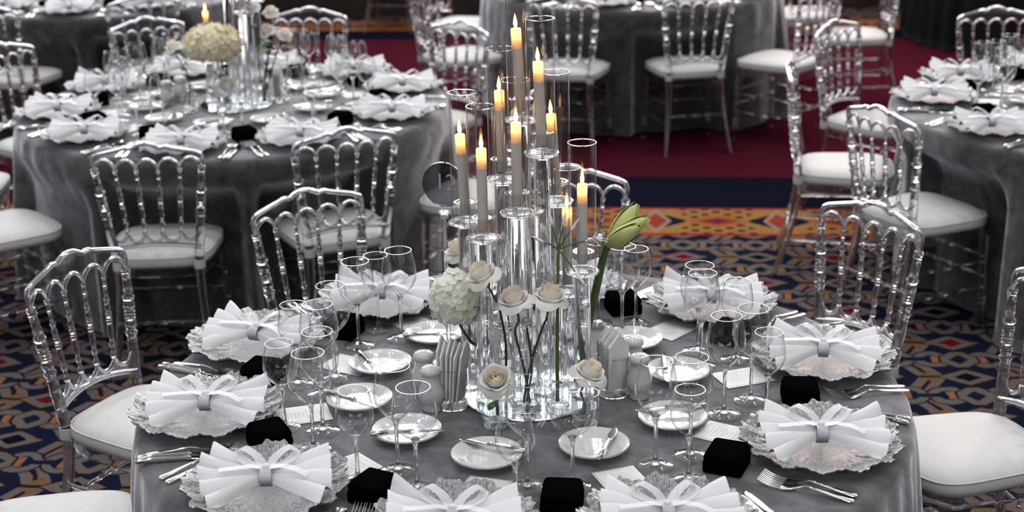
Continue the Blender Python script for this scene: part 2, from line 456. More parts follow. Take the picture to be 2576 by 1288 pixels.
import bmesh
def fixn(m):
    b = bmesh.new(); b.from_mesh(m); bmesh.ops.recalc_face_normals(b, faces=b.faces); b.to_mesh(m); b.free(); return m
def bevelled(name, mat, c, d, r, seg=3):
    b = bmesh.new(); bmesh.ops.create_cube(b, size=1)
    bmesh.ops.scale(b, vec=d, verts=b.verts); bmesh.ops.translate(b, vec=c, verts=b.verts)
    bmesh.ops.bevel(b, geom=b.edges, offset=r, segments=seg, profile=0.5, affect='EDGES')
    m = bpy.data.meshes.new(name); b.to_mesh(m); b.free(); m.materials.append(M[mat])
    m.polygons.foreach_set('use_smooth', [True] * len(m.polygons)); m.set_sharp_from_angle(angle=math.radians(50))
    return m

# ------------------------------------------------------------------ object helpers
def part(name, mesh, parent=None, loc=None, rot=None, scale=None):
    o = bpy.data.objects.new(name, mesh); COL.objects.link(o)
    if parent is not None: o.parent = parent
    if loc is not None: o.location = loc
    if rot is not None: o.rotation_euler = rot
    if scale is not None: o.scale = scale
    return o
def tag(o, label, cat, group=None, kind=None):
    o['label'] = label; o['category'] = cat
    if group: o['group'] = group
    if kind: o['kind'] = kind
    return o
def thing(name, label, cat, loc=(0, 0, 0), rot=(0, 0, 0), group=None, scale=None):
    o = bpy.data.objects.new(name, None); COL.objects.link(o); o.empty_display_size = 0.05
    o.location = loc; o.rotation_euler = rot
    if scale: o.scale = scale
    return tag(o, label, cat, group)
def inst(proto, name, label, cat, loc, rotz=0.0, group=None, rot=None, scale=None, only=None):
    """a new individual of a prototype: an Empty plus its own copy of every part (mesh data shared)"""
    t = thing(name, label, cat, loc, rot or (0, 0, rotz), group, scale)
    for pn, mesh, subs in proto:
        if only and pn not in only: continue
        q = part(pn, mesh, t)
        for sn, sm in subs: part(sn, sm, q)
    return t
def struct(name, mesh, label, cat):
    o = part(name, mesh); o['kind'] = 'structure'; o['label'] = label; o['category'] = cat
    return o

# ================================================================== the hall
def plane_mesh(name, pts, mat):
    return MB().add(pts, [(0, 1, 2, 3)]).mesh(name, mat, False)
X0, X1, Y0, Y1, ZC = -6.6, 6.6, -3.5, 12.9, 6.6
struct('floor', plane_mesh('floor', [(X0, Y0, 0), (X1, Y0, 0), (X1, Y1, 0), (X0, Y1, 0)], 'carpet'), 'patterned navy, grey and red hotel carpet with a gold border', 'floor')
struct('ceiling', plane_mesh('ceiling', [(X0, Y0, ZC), (X0, Y1, ZC), (X1, Y1, ZC), (X1, Y0, ZC)], 'ceil'), 'plain pale ceiling high above the tables', 'ceiling')
struct('wall_left', plane_mesh('wall_left', [(X0, Y0, 0), (X0, Y1, 0), (X0, Y1, ZC), (X0, Y0, ZC)], 'plaster'), 'plain dim wall left of the hall', 'wall')
struct('wall_right', plane_mesh('wall_right', [(X1, Y0, 0), (X1, Y0, ZC), (X1, Y1, ZC), (X1, Y1, 0)], 'plaster'), 'plain dim wall right of the hall', 'wall')
struct('wall_front', plane_mesh('wall_front', [(X0, Y0, 0), (X0, Y0, ZC), (X1, Y0, ZC), (X1, Y0, 0)], 'plaster'), 'plain dim wall behind the viewer', 'wall')
struct('wall_back', plane_mesh('wall_back', [(X0, Y1, 0), (X1, Y1, 0), (X1, Y1, ZC), (X0, Y1, ZC)], 'panelwood'), 'dark brown wall at the far end of the hall', 'wall')
# frames of the windows the daylight comes through
M['frame'] = principled('painted_window_frame', (0.55, 0.55, 0.54), 0.5)
def window(n, c, w_, h_, axis, lab):
    b = MB(); t_ = .09
    for (u, v, du, dv) in ((0, h_/2, w_ + t_, t_), (0, -h_/2, w_ + t_, t_), (-w_/2, 0, t_, h_), (w_/2, 0, t_, h_), (0, 0, .05, h_)):
        b.box((u, 0, v), (du, .12, dv))
    m = b.mesh('window_frame', 'frame', False)
    o = struct('window_%d' % n, m, lab, 'window'); o.location = c; o.rotation_euler = (0, 0, axis)
for i_, x in enumerate((-4.6, -1.55, 1.55, 4.6)): window(i_ + 1, (x, 12.72, 4.3), 2.7, 3.8, 0, 'tall window high in the far wall, number %d from the left' % (i_ + 1))
for i_, y in enumerate((1.5, 6.0)): window(i_ + 5, (-6.53, y, 3.2), 2.4, 3.2, PI/2, 'tall window in the left wall, ' + ('nearer' if i_ == 0 else 'farther') + ' one')
for i_, x in enumerate((-3.2, 3.2)): window(i_ + 7, (x, -3.45, 3.4), 4.2, 3.2, 0, 'broad window behind the viewer, ' + ('left' if i_ == 0 else 'right') + ' one')
# pleated dark drape along the far wall
def drape_fn(u, v):
    x = X0 + 0.2 + u * (X1 - X0 - 0.4)
    return (x, 12.72 + 0.05 * math.sin(x * 17.0) + 0.03 * math.sin(x * 7.3 + 1) , 0.01 + v * 2.2)
tag(part('stage_drape', MB().grid(drape_fn, 520, 3).mesh('stage_drape', 'curtain', True, 180)), 'dark brown pleated drape along the far wall', 'drape')

# ------------------------------------------------------------------ tables and cloths
TABLES = {'main': (0.02, 3.366), 'left': (-1.15, 6.404), 'right': (2.455, 6.086), 'middle': (0.75, 9.38), 'farleft': (-2.45, 9.5), 'farright': (3.9, 11.4)}
TOP = 0.75
def cloth_mesh(seed, dents=(), nth=480):
    rnd = random.Random(seed)
    comps = [(rnd.randint(18, 62), rnd.uniform(0, 2*PI), rnd.uniform(0.5, 1.0)) for _ in range(8)]
    def fold(th):
        s = sum(a * math.sin(n * th + p) for n, p, a in comps) / 3.2
        return math.copysign(abs(s) ** 0.8, s)
    R = 0.9
    prof = [(0.0, 0), (0.25, 0), (0.5, 0), (0.7, 0), (0.82, 0), (0.872, 0)]
    rows = []
    for r, _ in prof: rows.append([(r, TOP, 0)] * nth)
    vs = [(0, 0, TOP)]; fs = []
    rings = []
    ths = [2*PI*k/nth for k in range(nth)]
    F = [fold(t) for t in ths]
    spec = [(0.25, TOP, 0), (0.5, TOP, 0), (0.7, TOP, 0), (0.82, TOP, 0), (0.874, TOP - 0.0005, 0), (0.889, TOP - 0.004, 0.0), (0.897, TOP - 0.012, 0.05), (0.900, TOP - 0.03, 0.12)]
    for k in range(1, 15):
        f = k / 14.0
        spec.append((0.902 + 0.03 * f, TOP - 0.03 - f * 0.705, 0.12 + 0.88 * min(1, f * 1.6)))
    spec.append((0.945, 0.012, 1.05))
    for r, z, a in spec:
        ring = []
        for k, th in enumerate(ths):
            rr = r + 0.030 * a * F[k] + (0.016 * a if a > 0 else 0)
            for da, dr in dents:
                dd = abs((th - da + PI) % (2*PI) - PI) * .85
                wgt = max(0.0, min(1.0, (.34 - dd) / .10)) * max(0.0, min(1.0, (TOP - .06 - z) / .16))
                if rr > dr: rr -= (rr - dr) * wgt * wgt * (3 - 2*wgt)
            ring.append(len(vs)); vs.append((rr * math.cos(th), rr * math.sin(th), z))
        rings.append(ring)
    for k in range(nth): fs.append((0, rings[0][k], rings[0][(k+1) % nth]))
    for a, b in zip(rings[:-1], rings[1:]):
        for k in range(nth):
            j = (k+1) % nth; fs.append((a[k], b[k], b[j], a[j]))
    return MB().add(vs, fs).mesh('tablecloth', 'velvet', True, 180)
TL = {'main': ('grey velvet cloth on table 12 in the foreground',),
      'left': ('grey velvet cloth on the table with cream hydrangea, left of the candles',),
      'right': ('grey velvet cloth on the table at the right edge',),
      'middle': ('dark grey cloth on the rear table behind the candles',),
      'farleft': ('dark grey cloth on the farthest table at upper left',),
      'farright': ('near-black cloth on the farthest table at upper right',)}
# ================================================================== chairs
def hw(z): return 0.145 + 0.043 * (z - 0.43) / 0.36
def yb(z): return -0.18 - 0.035 * (z - 0.43) / 0.36
def bp(x, z): return (x, yb(z) - 0.024 * max(0.0, 1 - (x / hw(z)) ** 2), z)
def lerp(a, b, t): return a + (b - a) * t
def ztop(x):
    x = abs(x)
    P = [(0.0, 0.890), (0.02, 0.888), (0.036, 0.881), (0.046, 0.874), (0.056, 0.8725), (0.066, 0.876), (0.074, 0.876), (0.084, 0.871), (0.17, 0.850), (0.186, 0.842), (0.19, 0.83)]
    for (a, za), (b, zb) in zip(P[:-1], P[1:]):
        if x <= b: return lerp(za, zb, (x - a) / (b - a))
    return 0.83
JT = [-0.188, -0.113, -0.038, 0.038, 0.113, 0.188]
def zarch(x):
    for a, b in zip(JT[:-1], JT[1:]):
        if x <= b + 1e-9:
            s = (x - a) / (b - a); return 0.79 + 0.040 * max(0.0, math.sin(PI * s)) ** 0.6
    return 0.79
def zscal(x):   # scalloped lower rail, x in upper-joint units
    for a, b in zip(JT[:-1], JT[1:]):
        if x <= b + 1e-9:
            s = (x - a) / (b - a); return 0.548 - 0.030 * max(0.0, math.sin(PI * s)) ** 0.6
    return 0.548
LS = hw(0.53) / 0.188
def zbar(x): return 0.486 + 0.022 * (1 - (x / 0.188) ** 2)

def chair_proto():
    parts = []
    POST = [(0, .017), (.10, .0165), (.115, .0185), (.13, .0165), (.145, .0185), (.16, .0165), (.30, .017), (.37, .0155), (.46, .0140), (.475, .0185), (.495, .0185), (.505, .013),
            (.53, .0165), (.555, .018), (.58, .014), (.595, .0175), (.607, .014), (.62, .0175), (.632, .014), (.645, .0175), (.657, .014), (.685, .0175), (.71, .0175), (.735, .0135),
            (.75, .0185), (.77, .0185), (.78, .0145), (.94, .0120), (.955, .0150), (.967, .0125), (.98, .0150), (1, .0125)]
    for s in (-1, 1):
        parts.append(('back_post', MB().turned((s*.145, -.18, .425), (s*.188, -.215, .795), POST, 14).mesh('back_post', 'acrylic', True, 50), []))
        parts.append(('cuff', MB().lathe([(.0175, .405), (.021, .405), (.0215, .42), (.021, .437), (.0175, .437)], 16, Matrix.Translation((s*.145, -.18, 0)), True).mesh('cuff', 'frost'), []))
    # crest: outer rail, arches, clear panel
    top = [bp(-.188, .792), (-.190, yb(.81), .812), (-.191, yb(.83), .828)]
    n = 40
    xs = [lerp(-.186, .186, i / n) for i in range(n + 1)]
    top += [(x, bp(x, .80)[1] - .005, ztop(x)) for x in xs]
    top += [(.191, yb(.83), .828), (.190, yb(.81), .812), bp(.188, .792)]
    parts.append(('crest_rail', MB().tube(top, .0085, 8).mesh('crest_rail', 'acrylic', True, 60), []))
    ar = []
    for a, b in zip(JT[:-1], JT[1:]):
        for i in range(10):
            x = lerp(a, b, i / 10); ar.append((x, bp(x, .79)[1], zarch(x)))
    ar.append((.188, yb(.79), .79))
    parts.append(('crest_arches', MB().tube(ar, .0066, 8).mesh('crest_arches', 'acrylic', True, 60), []))
    def pf(u, v):
        x = lerp(-.186, .186, u); z0, z1 = zarch(x), ztop(x); return (x, bp(x, .8)[1] - .003, lerp(z0, z1 - .003, v))
    parts.append(('crest_panel', MB().slab(pf, 60, 2, .004).mesh('crest_panel', 'panel', True, 30), []))
    SP = [(0, .006), (.02, .0095), (.05, .0095), (.07, .006), (.15, .0065), (.165, .0095), (.185, .0095), (.20, .0062), (.29, .0085), (.36, .0100), (.41, .0070),
          (.43, .0100), (.45, .0076), (.47, .0104), (.49, .0076), (.51, .0104), (.53, .0076), (.55, .0100), (.565, .0070), (.62, .0095), (.69, .0060),
          (.705, .0090), (.725, .0090), (.74, .0058), (.87, .0056), (.885, .0082), (.90, .0056), (.97, .0060), (.985, .0088), (1, .0080)]
    for x in JT[1:-1]:
        parts.append(('spindle', MB().turned(bp(x * LS, .548), bp(x, .790), SP, 10).mesh('spindle', 'acrylic', True, 55), []))
    sc = []
    for a, b in zip(JT[:-1], JT[1:]):
        for i in range(8):
            x = lerp(a, b, i / 8); sc.append((x * LS, bp(x * LS, .53)[1], zscal(x)))
    sc.append((.188 * LS, yb(.548), .548))
    parts.append(('scalloped_rail', MB().tube(sc, .0068, 8).mesh('scalloped_rail', 'acrylic', True, 60), []))
    bar = [(x * LS, bp(x * LS, .5)[1], zbar(x)) for x in [lerp(-.188, .188, i / 16) for i in range(17)]]
    parts.append(('lower_rail', MB().tube(bar, .0085, 8).mesh('lower_rail', 'acrylic', True, 60), []))
    def lf(u, v):
        x = lerp(-.186, .186, u); return (x * LS, bp(x * LS, .52)[1], lerp(zbar(x), zscal(x), v))
    parts.append(('lower_panel', MB().slab(lf, 40, 2, .004).mesh('lower_panel', 'panel', True, 30), []))
    # seat
    def outline(th, k):
        c, s_ = math.cos(th), math.sin(th); e = 2 / 4.2
        a = math.copysign(abs(c) ** e, c); b = math.copysign(abs(s_) ** e, s_)
        y = .004 + b * .198 * k; h = lerp(.172, .208, (b + 1) / 2)
        return a * h * k, y + (0.012 * (1 - a * a) if b > 0 else 0) * k
    def seat_rings(spec, seg=56):
        vs, fs, rg = [], [], []
        for k, z in spec:
            if k == 0: rg.append([len(vs)]); vs.append((0, .004, z)); continue
            rg.append(list(range(len(vs), len(vs) + seg)))
            for i in range(seg):
                x, y = outline(2*PI*i/seg, k); vs.append((x, y, z))
        for A, B in zip(rg[:-1], rg[1:]):
            for i in range(seg):
                j = (i + 1) % seg
                if len(A) == 1: fs.append((A[0], B[i], B[j]))
                elif len(B) == 1: fs.append((A[i], B[0], A[j]))
                else: fs.append((A[i], B[i], B[j], A[j]))
        return vs, fs
    v, f = seat_rings([(0, .474), (.3, .474), (.55, .472), (.75, .468), (.88, .461), (.95, .453), (.985, .446), (1.0, .436), (1.005, .424), (.995, .412), (.95, .408), (0, .408)])
    cush = MB().add(v, f).mesh('cushion', 'cushion', True, 60)
    pip = MB().tube([(*outline(2*PI*i/56, .992), .4465) for i in range(56)], .0022, 6, True).mesh('piping', 'piping')
    parts.append(('cushion', cush, [('piping', pip)]))
    v, f = seat_rings([(.97, .406), (.97, .372), (.90, .372), (.90, .406), (.97, .406)])
    parts.append(('seat_frame', fixn(MB().add(v, f).mesh('seat_frame', 'acrylic', True, 30)), []))
    LG = [(0, .010), (.02, .013), (.05, .010), (.30, .0125), (.32, .016), (.35, .016), (.37, .0125), (.45, .015), (.52, .016), (.54, .0135), (.56, .017), (.58, .0135), (.60, .017), (.62, .014), (.80, .016), (.97, .017), (1, .017)]
    for s in (-1, 1):
        parts.append(('leg', MB().turned((s*.192, .172, 0), (s*.182, .158, .374), LG, 12).mesh('leg', 'acrylic', True, 50), []))
        pts = [(s*.183, -.268, 0), (s*.172, -.243, .08), (s*.160, -.216, .17), (s*.151, -.195, .26), (s*.146, -.183, .34), (s*.145, -.18, .42)]
        parts.append(('leg', MB().tube(pts, [.011, .0125, .014, .0155, .0165, .017], 12).mesh('leg', 'acrylic', True, 50), []))
    ST = [(0, .006), (.28, .006), (.30, .0095), (.32, .006), (.49, .007), (.5, .010), (.51, .007), (.68, .006), (.70, .0095), (.72, .006), (1, .006)]
    def rl(s, z): t = z / .42; return (s * lerp(.183, .145, min(1, t * 1.15)), lerp(-.268, -.18, min(1, t * 1.15)), z)
    def fl(s, z): return (s * lerp(.192, .182, z / .374), lerp(.172, .158, z / .374), z)
    for s in (-1, 1):
        for z in (.165, .265):
            parts.append(('stretcher', MB().turned(rl(s, z), fl(s, z), ST, 8).mesh('stretcher', 'acrylic', True, 50), []))
    parts.append(('stretcher', MB().turned(rl(-1, .21), rl(1, .21), ST, 8).mesh('stretcher', 'acrylic', True, 50), []))
    for z in (.21, .29):
        parts.append(('stretcher', MB().turned(fl(-1, z), fl(1, z), ST, 8).mesh('stretcher', 'acrylic', True, 50), []))
    return parts
CH = chair_proto()
# (centre of the back at ring height, direction the chair faces in degrees, label)
T = TABLES
def around(tab, deg, dist):
    return (T[tab][0] + dist * math.cos(math.radians(deg)), T[tab][1] + dist * math.sin(math.radians(deg)))
CHAIRS = [
    ((-1.199, 4.047), -28, 'clear acrylic chair nearest the left edge, its whole back beside table 12', 'chairs at table 12'),
    ((-1.345, 3.275), 5, 'acrylic chair cut off at lower left, only its white seat showing', 'chairs at table 12'),
    ((-0.627, 4.607), -54, 'clear acrylic chair behind the upper left setting of table 12', 'chairs at table 12'),
    ((0.185, 4.82), -97, 'clear acrylic chair behind the amaryllis and candles', 'chairs at table 12'),
    ((1.057, 4.358), -144, 'clear acrylic chair with its back behind the upper right settings of table 12', 'chairs at table 12'),
    ((1.385, 3.714), 194, 'acrylic chair at lower right with broad white seat against table 12', 'chairs at table 12'),
    ((-1.276, 5.28), 93, 'acrylic chair with its back to us, centred before the hydrangea table', 'chairs at the hydrangea table'),
    ((-0.597, 5.44), 112, 'acrylic chair with its back to us, front right of the hydrangea table', 'chairs at the hydrangea table'),
    ((-2.145, 5.562), 40, 'acrylic chair at the left edge, its white seat nearest the hydrangea table', 'chairs at the hydrangea table'),
    ((-2.567, 6.30), 4, 'acrylic chair at the left edge showing only a corner of its seat', 'chairs at the hydrangea table'),
    ((-2.353, 7.143), -32, 'acrylic chair at the left edge with its back left of the hydrangea table', 'chairs at the hydrangea table'),
    ((-1.81, 7.755), -59, 'acrylic chair behind the hydrangea table, left of the hydrangea', 'chairs at the hydrangea table'),
    ((-1.02, 7.95), -95, 'acrylic chair behind the hydrangea table, right of the white blossoms', 'chairs at the hydrangea table'),
    ((-0.24, 7.49), 228, 'acrylic chair at the rear right of the hydrangea table', 'chairs at the hydrangea table'),
    ((0.07, 5.955), 160, 'acrylic chair half hidden behind the table number and candles', 'chairs at the hydrangea table'),
    ((1.20, 6.40), -11, 'acrylic chair seen edge-on left of the right-hand table', 'chairs at the right-hand table'),
    ((1.573, 7.307), -43, 'acrylic chair at the rear left of the right-hand table', 'chairs at the right-hand table'),
    ((1.387, 5.594), 29, 'acrylic chair at the front left of the right-hand table with large white seat', 'chairs at the right-hand table'),
    ((2.41, 7.58), -92, 'acrylic chair behind the right-hand table at the right edge', 'chairs at the right-hand table'),
    ((1.02, 8.265), 100, 'acrylic chair alone before the rear table, facing away', 'chairs at the rear table'),
    ((0.29, 8.25), 75, 'acrylic chair before the rear table, partly behind the tall candles', 'chairs at the rear table'),
    ((1.69, 8.42), 138, 'acrylic chair at the right end of the rear table with pinkish seat', 'chairs at the rear table'),
    ((-0.47, 8.77), 27, 'acrylic chair at the left end of the rear table', 'chairs at the rear table'),
    ((-0.47, 9.98), -27, 'acrylic chair at the far left of the rear table, cut by the top edge', 'chairs at the rear table'),
    ((2.30, 9.25), 178, 'acrylic chair right of the rear table, standing on the red carpet', 'chairs at the rear table'),
    ((1.95, 9.78), 95, 'acrylic chair at the top edge with its back to us, right of the rear table', 'chairs at the rear table'),
    ((-2.80, 8.33), 74, 'acrylic chair in the upper left corner, before the farthest table', 'chairs at the farthest table'),
    ((-2.00, 8.50), 112, 'acrylic chair before the farthest table, behind the hydrangea table', 'chairs at the farthest table'),
    ((-0.92, 12.0), 80, 'acrylic chair far back by the brown drape, only its legs showing', 'chairs at the far end'),
]
for i, (k, (x, y)) in enumerate(TABLES.items()):
    dents = []
    for (cx_, cy_), fdeg, lab, grp in CHAIRS:
        f = math.radians(fdeg); sx, sy = cx_ + .215 * math.cos(f) - x, cy_ + .215 * math.sin(f) - y
        dd = math.hypot(sx, sy)
        if dd - .215 < .95 and dd < 1.3: dents.append((math.atan2(sy, sx), dd - .235))
    o = part('tablecloth', cloth_mesh(3 + 5 * i, dents), None, (x, y, 0))
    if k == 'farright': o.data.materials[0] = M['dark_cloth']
    tag(o, TL[k][0], 'tablecloth', 'floor-length tablecloths')

for (mx_, my_), fdeg, lab, grp in CHAIRS:
    f = math.radians(fdeg)
    ox, oy = mx_ + .215 * math.cos(f), my_ + .215 * math.sin(f)
    inst(CH, 'banquet_chair', lab, 'chair', (ox, oy, 0), f - PI/2, grp)

# ================================================================== tableware prototypes
def glass_proto(h, rmax, rrim, bowl, foot):
    z0 = h - bowl
    prof = []
    n = 16
    for i in range(n + 1):
        t = i / n
        if t < 0.48: r = rmax * math.sin(PI/2 * (t / 0.48)) ** 0.72
        else: r = lerp(rmax, rrim, ((t - 0.48) / 0.52) ** 1.7)
        prof.append((max(r, 0.0045), z0 + bowl * t))
    bowl_m = MB().lathe(prof, 28).mesh('bowl', 'glass', True, 180)
    rim_m = MB().tube([(rrim * math.cos(2*PI*k/28), rrim * math.sin(2*PI*k/28), h) for k in range(28)], 0.0009, 6, True).mesh('rim', 'rim')
    stem_m = MB().lathe([(0, .006), (.011, .007), (.0065, .013), (.0042, .03), (.0040, z0 * .6), (.0042, z0 - .018), (.0058, z0 - .006), (.0095, z0 + .003), (.0065, z0 + .006), (0, z0 + .006)], 12).mesh('stem', 'rim', True, 60)
    foot_m = MB().lathe([(foot - .001, .0005), (foot, .0018), (foot - .0012, .003), (foot * .6, .0050), (.012, .0085), (.008, .010)], 28).mesh('foot', 'glass', True, 60)
    return [('bowl', bowl_m, [('rim', rim_m)]), ('stem', stem_m, []), ('foot', foot_m, [])]
GL = {'tall': glass_proto(.240, .045, .034, .125, .0385), 'wide': glass_proto(.228, .047, .035, .118, .0385), 'small': glass_proto(.205, .040, .031, .105, .036)}

def charger_proto(seed):
    rnd = random.Random(seed)
    ph = [rnd.uniform(0, 2*PI) for _ in range(8)]
    pet = [2*PI*(k + rnd.uniform(-.25, .25)) / 13 for k in range(13)]
    def edge(th):
        d = min(abs((th - p + PI) % (2*PI) - PI) for p in pet)
        lobe = 1 - min(1, d / 0.26) ** 2
        return 0.163 + 0.013 * lobe + 0.003 * math.sin(31*th + ph[0]) + 0.0018 * math.sin(57*th + ph[1])
    def f(u, v):
        th = 2*PI*u; R = edge(th); r = R * v
        q = r / 0.165
        z = 0.006 + (0.024 * max(0, (q - .5) / .5) ** 1.5) + 0.005 * max(0, q - .55) * math.sin(13*th + ph[2]) * 2 + 0.0016 * max(0, q - .25) * math.sin(53*th + 5*q + ph[3]) + 0.0010 * max(0, q - .25) * math.sin(88*th - 7*q + ph[4])
        return (r * math.cos(th), r * math.sin(th), z)
    top = MB().grid(lambda u, v: f(u, lerp(.02, 1, v)), 260, 16, None, True)
    o = len(top.v)
    # underside and closed centre
    top.grid(lambda u, v: (lambda p: (p[0]*.995, p[1]*.995, p[2] - .004))(f(u, lerp(1, .02, v))), 260, 4, None, True)
    w_ = 260
    for k in range(w_):
        a, b = 16 * w_ + k, 16 * w_ + (k+1) % w_
        top.f.append((a, b, o + (k+1) % w_, o + k))
    top.f.append(tuple(range(w_))[::-1])
    m = top.mesh('plate', 'charger', True, 60)
    return [('plate', m, [])]
CHG = [charger_proto(s) for s in (1, 5, 9)]

def napkin_proto(seed):
    rnd = random.Random(seed)
    parts = []
    def wing(sgn, n, spread, L, lift):
        # accordion pleats squeezed at the waist, fanning out and waving at the free end
        jit = [rnd.uniform(-1, 1) for _ in range(3*n + 4)]
        def sm(k):
            i = min(int(k), len(jit) - 2); return lerp(jit[i], jit[i+1], k - i)
        def f(u, t):
            a = lerp(spread, -spread, u)
            ph = u * n
            fr = ph - math.floor(ph); w_ = 1 - abs(2*fr - 1) * 2          # ridge at .5, valleys at 0 and 1
            w_ = math.copysign(abs(w_) ** .8, w_)
            k = sm(u * n)
            ll = L * t * (1 + .07 * k)
            amp = lerp(.007, .0135 + .003 * k, t ** .9)
            zc = lerp(.036, .036 + lift * (1 - u) - .006 * u, t)
            sag = -.012 * t * t * (1 if u > .72 else 0) * (u - .72) / .28
            x = sgn * (.010 + ll * math.cos(a)); y = .018 * (1 - 2*u) * (1 - .3 * t) + ll * math.sin(a) + .006 * t * math.sin(ph * 2*PI + k)
            z = zc + amp * w_ + sag + .004 * t * math.sin(5 * t + 3 * k)
            return (x, y, max(z, .0085 + .016 * max(0, math.hypot(x, y) / .16 - .5)))
        return MB().grid(f, 12 * n, 9).mesh('fan_wing', 'napkin', True, 70)
    parts.append(('fan_wing', wing(-1, 5, 0.74, .126, .040), []))
    parts.append(('fan_wing', wing(1, 4, 0.62, .132, .034), []))
    band = MB().grid(lambda u, v: (lerp(-.012, .012, v), .024 * math.cos(2*PI*u), .035 + .020 * math.sin(2*PI*u)), 24, 2, None, True)
    parts.append(('silver_band', band.mesh('silver_band', 'glitter', True, 180), []))
    def ribbon(path, wd, tw=0.0):
        P = [Vector(p) for p in path]
        def f(u, v):
            s = u * (len(P) - 1); i = min(int(s), len(P) - 2); q = P[i].lerp(P[i+1], s - i)
            d = (P[i+1] - P[i]).normalized(); side = d.cross(Vector((0, 0, 1)));
            side = side.normalized() if side.length > 1e-4 else Vector((1, 0, 0))
            return tuple(q + side * wd * (v - .5))
        return MB().grid(f, 20, 2).mesh('ribbon', 'organza', True, 180)
    loopL = [(-.004, .010, .052), (-.020, .025, .072), (-.045, .040, .084), (-.062, .048, .074), (-.055, .040, .058), (-.030, .022, .052), (-.004, .010, .052)]
    loopR = [(.004, .008, .052), (.022, .028, .070), (.046, .046, .080), (.062, .048, .068), (.050, .034, .056), (.026, .018, .051), (.004, .008, .052)]
    tailL = [(-.004, .004, .053), (-.030, .000, .060), (-.062, -.010, .062), (-.095, -.012, .060)]
    tailR = [(.004, .002, .054), (.030, -.004, .061), (.060, -.016, .060), (.088, -.030, .050)]
    for P_ in (loopL, loopR): parts.append(('bow_loop', ribbon(P_, .022), []))
    for P_ in (tailL, tailR): parts.append(('bow_tail', ribbon(P_, .018), []))
    parts.append(('bow_knot', MB().lathe([(0, -.007), (.006, -.005), (.0085, 0), (.006, .005), (0, .007)], 10, Matrix.Translation((0, .006, .055))).mesh('bow_knot', 'organza', True, 180), []))
    return parts
NAP = [napkin_proto(s) for s in (2, 4, 7, 11)]

bread = []
def bread_proto():
    def f(u, v):
        th = 2*PI*u; r = lerp(.0, .077, v)
        q = r / .077
        z = .010 + (.0 if q < .62 else .012 * ((q - .62) / .38) ** .9)
        if q > .80: z += .0011 * (0.5 + 0.5 * math.cos(60 * th)) * math.sin(PI * min(1, (q - .80) / .16))
        return (r * math.cos(th), r * math.sin(th), z)
    b = MB().grid(lambda u, v: f(u, lerp(.02, 1, v ** .7)), 180, 16, None, True)
    o = len(b.v)
    b.grid(lambda u, v: (lambda p: (p[0], p[1], p[2] - .004 if v < .6 else max(.001, p[2] - .009)))(f(u, lerp(1, .02, v))), 180, 5, None, True)
    for k in range(180):
        a, c = 16*180 + k, 16*180 + (k+1) % 180
        b.f.append((a, c, o + (k+1) % 180, o + k))
    b.f.append(tuple(range(180))[::-1]); n_ = len(b.v); b.f.append(tuple(range(n_ - 180, n_)))
    foot = MB().tube([(.042 * math.cos(2*PI*k/40), .042 * math.sin(2*PI*k/40), .0025) for k in range(40)], .0025, 6, True)
    return [('plate', b.mesh('plate', 'porcelain', True, 60), []), ('foot_ring', foot.mesh('foot_ring', 'porcelain'), [])]
BREAD = bread_proto()

def flatbar(path, th=.0018):
    """path of (y, z, halfwidth): a flat forged bar along +y"""
    vs, fs = [], []
    for y, z, hw_ in path:
        vs += [(-hw_, y, z), (0, y, z + th * .9), (hw_, y, z), (0, y, z - th * .4)]
    n = len(path)
    for i in range(n - 1):
        for k in range(4):
            fs.append((i*4+k, i*4+(k+1) % 4, (i+1)*4+(k+1) % 4, (i+1)*4+k))
    fs.append((3, 2, 1, 0)); fs.append(tuple((n-1)*4 + k for k in range(4)))
    return vs, fs
def knife_proto(L=.23, blade=.5):
    hb = L * (1 - blade)
    hnd = MB().tube([(0, -L/2, .006), (0, -L/2 + .004, .0065), (0, -L/2 + .04, .0065), (0, -L/2 + hb - .014, .006), (0, -L/2 + hb, .0055)], [.0035, .0062, .0060, .0048, .0055], 8)
    col = MB().tube([(0, -L/2 + hb - .002, .0055), (0, -L/2 + hb + .004, .0052), (0, -L/2 + hb + .010, .005)], [.0060, .0066, .0045], 8)
    y0 = -L/2 + hb + .008
    v, f = flatbar([(y0, .005, .005), (y0 + .02, .004, .0075), (L/2 - .045, .003, .0088), (L/2 - .02, .0028, .0080), (L/2 - .006, .0026, .0045), (L/2, .0026, .0012)], .0012)
    bl = MB().add(v, f)
    return [('handle', hnd.mesh('handle', 'steel'), [('collar', col.mesh('collar', 'steel'))]), ('blade', bl.mesh('blade', 'steel', True, 30), [])]
KN = knife_proto(.228, .52); BK = knife_proto(.165, .48)
def fork_proto(L=.20):
    v, f = flatbar([(-L/2, .004, .0035), (-L/2 + .006, .005, .0085), (-L/2 + .03, .007, .0075), (-L/2 + .07, .012, .0042), (0, .016, .003), (L/2 - .085, .010, .0032), (L/2 - .07, .006, .009), (L/2 - .055, .004, .0125), (L/2 - .048, .0045, .0125)], .0020)
    hnd = MB().add(v, f)
    parts = [('handle', hnd.mesh('handle', 'steel', True, 50), [])]
    for k in range(4):
        x = -.0105 + .007 * k
        pts = [(x, L/2 - .049, .0045), (x, L/2 - .03, .006), (x, L/2 - .012, .011), (x, L/2, .017)]
        parts.append(('tine', MB().tube(pts, [.0019, .0017, .0014, .0008], 6).mesh('tine', 'steel'), []))
    return parts
FK = fork_proto()
